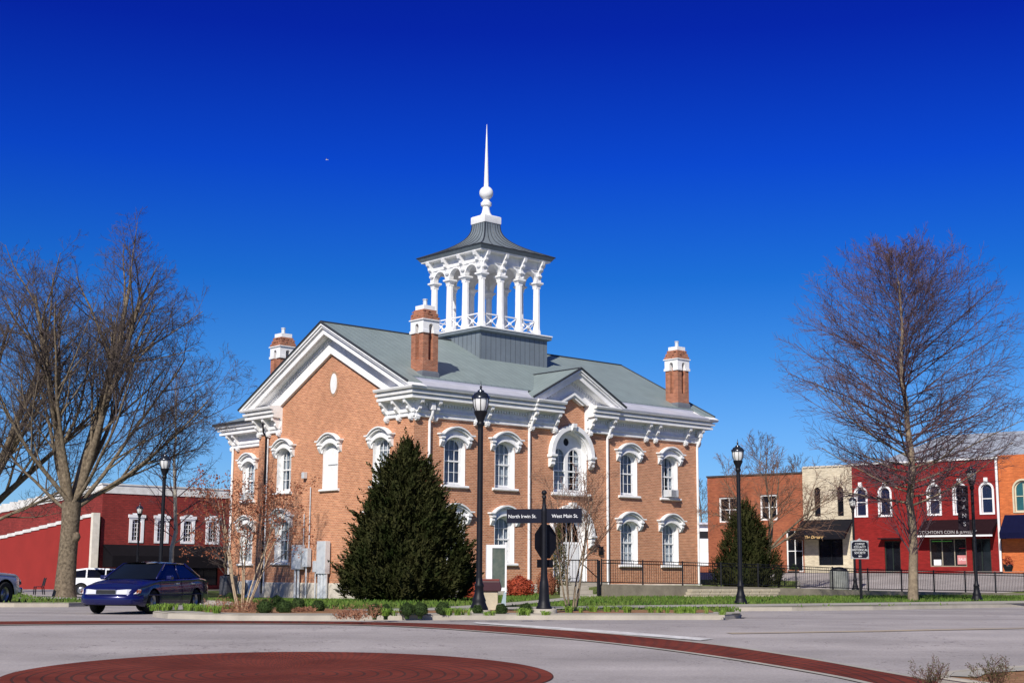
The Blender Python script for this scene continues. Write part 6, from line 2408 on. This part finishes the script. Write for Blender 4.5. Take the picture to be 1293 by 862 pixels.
def sedan(name, label, loc, rz, paint, L=4.95, W=1.86):
    t = thing(name, label, 'car', loc, rz)
    hl = L / 2
    top = [(-hl, .62), (-hl + .06, .84), (-hl + .3, .95), (-1.55, .99), (-1.1, .97), (.95, .94), (1.3, .90), (2.0, .79), (hl - .12, .68), (hl, .50)]
    wid = [(-hl, .74), (-hl + .12, .84), (-hl + .6, .91), (0, .93), (hl - .8, .91), (hl - .25, .84), (hl - .06, .74), (hl, .62)]
    B = car_body(t, L, W, 1.42, -1.36, .325, top, wid, .21, paint)
    # greenhouse
    gl = mat('car_glass', (.005, .006, .010), .08, spec=.22)
    A = [(1.12, .80, .955), (.30, .635, 1.375)]
    C_ = [(-1.02, .63, 1.37), (-1.78, .78, 1.0)]
    def strip(p0, p1, q0, q1, n=6, bow=.06, ax=0):
        vs = []
        for i in range(n + 1):
            k = i / n
            e = bow * (1 - (2 * k - 1) ** 2)
            a = Vector(p0).lerp(Vector(p1), k)
            b = Vector(q0).lerp(Vector(q1), k)
            a[ax] += e; b[ax] += e
            vs += [tuple(a), tuple(b)]
        return vs, [(2 * i, 2 * i + 2, 2 * i + 3, 2 * i + 1) for i in range(n)]
    def my(p): return (p[0], -p[1], p[2])
    g = MB(); g.add(*strip(A[0], my(A[0]), A[1], my(A[1]), bow=.14)); g.build('windscreen', gl, t, smooth=True)
    g = MB(); g.add(*strip(C_[1], my(C_[1]), C_[0], my(C_[0]), bow=-.12)); g.build('rear_window', gl, t, smooth=True)
    for s in (1, -1):
        def sp(p): return (p[0], p[1] * s, p[2])
        # front and rear side windows
        m1 = (-.30, .815, .97); m2 = (-.32, .645, 1.385)
        g = MB(); g.add([sp(A[0]), sp((-.27, .815, .97)), sp((-.29, .65, 1.36)), sp(A[1])], [(0, 1, 2, 3)]); g.build('side_window', gl, t)
        g = MB(); g.add([sp((-.33, .815, .97)), sp((-1.72, .785, .995)), sp((-1.05, .64, 1.35)), sp((-.35, .65, 1.36))], [(0, 1, 2, 3)]); g.build('side_window', gl, t)
        pl_ = MB()
        for a, b, r_ in ((A[0], A[1], .030), (C_[1], C_[0], .045), (m1, m2, .026)):
            pl_.tube([sp(a), sp(b)], r_, 6)
        pl_.tube([sp(A[1]), sp((-.3, .66, 1.385)), sp(C_[0])], .028, 6)
        pl_.build('pillars', paint, t, smooth=True)
        mm = MB(); mm.box(.62, .80, s * .93 - .0, s * .93 + s * .17, .93, 1.05) if s > 0 else mm.box(.62, .80, -1.10, -.93, .93, 1.05)
        mm.build('wing_mirror', paint, t, bevel=.03)
        for xx in (.02, -1.02):
            hd = MB(); hd.box(xx - .14, xx + .05, s * .915 - .03, s * .915 + .03, .80, .835); hd.build('door_handle', mat('chrome', (.65, .65, .68), .15, .9), t, bevel=.008)
        dl = MB()
        for xx in (1.0, -.33, -1.2):
            zt_ = .90
            dl.tube([(xx, s * .935, .32), (xx, s * .932, .6), (xx, s * .90, zt_)], .006, 4)
        dl.tube([(1.75, s * .915, .52), (0, s * .94, .50), (-1.7, s * .925, .52)], .018, 4)
        dl.build('body_trim', mat('dark_trim', (.01, .01, .03), .5), t)
        hl_ = MB()
        hl_.add([(hl - .20, s * .84, .56), (hl - .02, s * .60, .54), (hl + .005, s * .30, .545), (hl - .02, s * .30, .655), (hl - .07, s * .58, .675), (hl - .32, s * .855, .67)], [(0, 1, 2, 3, 4, 5)])
        hl_.add([(hl - .20 + .02, s * .845, .56), (hl, s * .60, .54), (hl + .02, s * .30, .545), (hl, s * .30, .655), (hl - .05, s * .585, .675), (hl - .30, s * .865, .67)], [(0, 1, 2, 3, 4, 5)])
        H_ = hl_.build('headlight', mat('headlight_lens', (.62, .63, .66), .08, spec=.9, coat=1), t)
        am = MB(); am.add([(hl - .28, s * .868, .575), (hl - .13, s * .815, .565), (hl - .155, s * .828, .66), (hl - .34, s * .872, .665)], [(0, 1, 2, 3)]); am.build('indicator', mat('amber_lens', (.60, .16, .05), .2), H_)
        tl = MB(); tl.box(-hl - .01, -hl + .14, s * .50 - (.28 if s < 0 else 0), s * .50 + (.28 if s > 0 else 0), .70, .84); tl.build('tail_light', mat('red_lens', (.35, .01, .01), .2), t, bevel=.02)
    rfm = MB()
    vs = []
    NXr, NYr = 8, 8
    for i in range(NXr + 1):
        k = i / NXr
        x = A[1][0] + (C_[0][0] - A[1][0]) * k
        for j in range(NYr + 1):
            y = -1 + 2 * j / NYr
            e = (1 - y * y)
            vs.append((x + (.13 * e if i == 0 else (-.11 * e if i == NXr else 0)), y * .65, 1.378 + .05 * e + .018 * math.sin(math.pi * k)))
    rfm.add(vs, [(i * (NYr + 1) + j, i * (NYr + 1) + j + 1, (i + 1) * (NYr + 1) + j + 1, (i + 1) * (NYr + 1) + j) for i in range(NXr) for j in range(NYr)])
    rfm.build('roof', paint, t, smooth=True)
    # fill under the glass so nothing shows through
    g = MB(); g.box(-1.5, .95, -.72, .72, .80, 1.0); g.build('cabin_floor', M['dark'], t)
    g = MB(); g.box(hl - .03, hl + .03, -.27, .27, .545, .655); G1 = g.build('grille', M['dark'], t, bevel=.01)
    g = MB()
    for zz in (.54, .66):
        g.tube([(hl + .03, -.29, zz), (hl + .03, .29, zz)], .008, 6)
    g.tube([(hl + .03, -.29, .54), (hl + .03, -.29, .66)], .008, 6); g.tube([(hl + .03, .29, .54), (hl + .03, .29, .66)], .008, 6)
    g.build('grille_surround', mat('chrome', (.65, .65, .68), .15, .9), G1)
    g = MB()
    bp = [(hl - .42, -.90), (hl - .12, -.80), (hl + .05, -.55), (hl + .09, 0), (hl + .05, .55), (hl - .12, .80), (hl - .42, .90)]
    vs = []
    for (x, y) in bp:
        vs += [(x - .04, y * .98, .26), (x, y, .32), (x + .01, y, .46), (x - .03, y * .985, .52), (x - .12, y * .95, .53)]
    g.add(vs, [(i * 5 + k, i * 5 + k + 1, (i + 1) * 5 + k + 1, (i + 1) * 5 + k) for i in range(len(bp) - 1) for k in range(4)])
    g.build('bumper', paint, t, smooth=True)
    for x in (1.42, -1.36):
        for y in (.80, -.80):
            wheel(t, x, y, .325, .2)
    return t
blue = mat('deep_blue_car_paint', (.006, .007, .070), .25, .2, var=.03, coat=.6, spec=.35)
# heading: mostly towards the camera, turned to its left
HEAD = math.atan2(-math.cos(R(12)), -math.sin(R(12)))
cx_ = -11.02 - math.cos(HEAD) * 2.45
cy_ = 39.5 - math.sin(HEAD) * 2.45
sedan('blue_car', 'dark blue four door sedan with pale headlights, partly behind the daylilies', (cx_, cy_, .385), HEAD, blue)

def wagon(name, label, loc, rz, paint, group=None, cat='car', sc=1.0, H=1.5):
    t = thing(name, label, cat, loc, rz, group)
    L, W = 4.6, 1.8
    hl = L / 2
    top = [(-hl, .75), (-hl + .1, .98), (-1.6, 1.0), (.9, .95), (1.4, .92), (hl - .1, .70), (hl, .5)]
    wid = [(-hl, .72), (-hl + .15, .84), (0, .9), (hl - .3, .82), (hl, .62)]
    car_body(t, L, W, 1.4, -1.35, .33, top, wid, .23, paint)
    g = MB()
    sec = [(1.1, .95, .82), (.35, H - .05, .68), (-1.0, H, .68), (-1.9, H - .12, .64), (-hl + .12, 1.0, .78)]
    vs = []
    for x, z, w_ in sec:
        vs += [(x, -w_, z), (x, w_, z)]
    base = [(x, -w_ if s < 0 else w_, .93) for (x, z, w_) in sec for s in (-1, 1)]
    n = len(sec)
    g.add(vs, [(2 * i, 2 * i + 1, 2 * i + 3, 2 * i + 2) for i in range(n - 1)])
    for s in (0, 1):
        poly = [vs[2 * i + s] for i in range(n)]
        g.add(poly, [tuple(range(n))])
    g.build('roof', paint, t, smooth='auto')
    gl = mat('car_glass', (.005, .006, .010), .08, spec=.22)
    for s in (-1, 1):
        def sp(x, z):
            f = (z - .95) / (H - .95)
            return (x, s * (.84 - .14 * f), z)
        for q in ([(.95, .98), (-.05, .98), (-.05, H - .12), (.32, H - .12)], [(-.13, .98), (-1.05, .98), (-1.05, H - .1), (-.13, H - .1)], [(-1.15, .98), (-1.95, 1.0), (-1.8, H - .2), (-1.15, H - .1)]):
            m = MB(); m.add([sp(*p) for p in q], [(0, 1, 2, 3)]); m.build('side_window', gl, t)
    m = MB(); m.add([(1.12, -.76, .97), (1.12, .76, .97), (.42, .62, H - .09), (.42, -.62, H - .09)], [(0, 1, 2, 3)]); m.build('windscreen', gl, t)
    m = MB(); m.add([(-hl + .08, -.70, 1.02), (-hl + .08, .70, 1.02), (-1.93, .58, H - .16), (-1.93, -.58, H - .16)], [(0, 1, 2, 3)]); m.build('rear_window', gl, t)
    for x in (1.4, -1.35):
        for y in (.78, -.78):
            wheel(t, x, y, .33, .2)
    return t
whitep = mat('white_car_paint', (.78, .78, .80), .3, coat=1, var=.02)
q = at(137, 80, z=None, off=0)
o = wagon('white_car', 'white estate car with dark windows parked behind the blue car', (q.x, q.y, G(q.x, q.y) + .01), R(8), whitep, H=1.52)
q = at(-22, 94, off=0)
wagon('dark_blue_car', 'low dark blue car partly hidden behind the silver pickup', (q.x, q.y, G(q.x, q.y) + .01), R(5), mat('navy_car_paint', (.012, .016, .06), .3, coat=1), H=1.3)
# silver pickup at the left edge, only its nose in frame
sil = mat('silver_blue_paint', (.42, .44, .52), .3, .3, var=.03, coat=1)
q = at(-32, 46.0, z=.39)
t = thing('pickup_truck', 'silver pickup truck seen in part at the left edge of the frame', 'pickup truck', (-18.2, 46.4, .385), R(72))
L, W = 5.6, 2.0
hl = L / 2
topp = [(-hl, .9), (-hl + .1, 1.12), (-.6, 1.14), (.7, 1.14), (1.4, 1.12), (hl - .35, 1.06), (hl - .1, .98), (hl, .72)]
widp = [(-hl, .9), (-hl + .1, .97), (0, .98), (hl - .4, .96), (hl - .1, .88), (hl, .76)]
car_body(t, L, W, 1.85, -1.6, .40, topp, widp, .36, sil, arch_r=.50)
m = MB()
sec = [(1.15, 1.12, .86), (.55, 1.72, .74), (-.5, 1.76, .74), (-.75, 1.14, .84)]
vs = []
for x, z, w_ in sec: vs += [(x, -w_, z), (x, w_, z)]
m.add(vs, [(0, 1, 3, 2), (2, 3, 5, 4), (4, 5, 7, 6), (0, 2, 4, 6), (1, 3, 5, 7)])
m.build('cab', sil, t, smooth='auto')
m = MB()
for s in (-1, 1):
    m.add([(1.0, s * .87, 1.16), (-.62, s * .865, 1.18), (-.45, s * .765, 1.66), (.52, s * .765, 1.64)], [(0, 1, 2, 3)])
m.build('side_window', mat('car_glass', (.005, .006, .010), .08, spec=.22), t)
for s in (-1, 1):
    m = MB(); m.add([(hl - .30, s * .93, .76), (hl - .03, s * .80, .76), (hl + .0, s * .55, .76), (hl - .04, s * .55, .96), (hl - .12, s * .80, .97), (hl - .38, s * .93, .97)], [(0, 1, 2, 3, 4, 5)])
    m.build('headlight', mat('headlight_lens', (.62, .63, .66), .08, spec=.9, coat=1), t)
MB().box(hl - .06, hl + .12, -.86, .86, .42, .62).build('bumper', mat('chrome', (.65, .65, .68), .15, .9), t, bevel=.04)
MB().box(hl - .03, hl + .03, -.5, .5, .68, .95).build('grille', M['dark'], t)
for x in (1.85, -1.6):
    for y in (.86, -.86):
        wheel(t, x, y, .40, .26)

# tiny far bird in the sky
q = ray(413, 202) * 120
t = thing('white_bird', 'tiny white bird flying high in the blue sky left of the spire', 'bird', (q.x, q.y, q.z + EYE))
mb = MB()
mb.tube([(-.22, 0, 0), (-.1, 0, .02), (.1, 0, .02), (.2, 0, 0)], [.015, .06, .05, .01], 8)
mb.add([(-.05, 0, .02), (.1, 0, .02), (-.05, .35, .14), (-.12, .55, .08)], [(0, 1, 2, 3)])
mb.add([(-.05, 0, .02), (.1, 0, .02), (-.05, -.35, .14), (-.12, -.55, .08)], [(0, 1, 2, 3)])
mb.build('bird_body', M['white'], t)
t.scale = (.55, .55, .55)
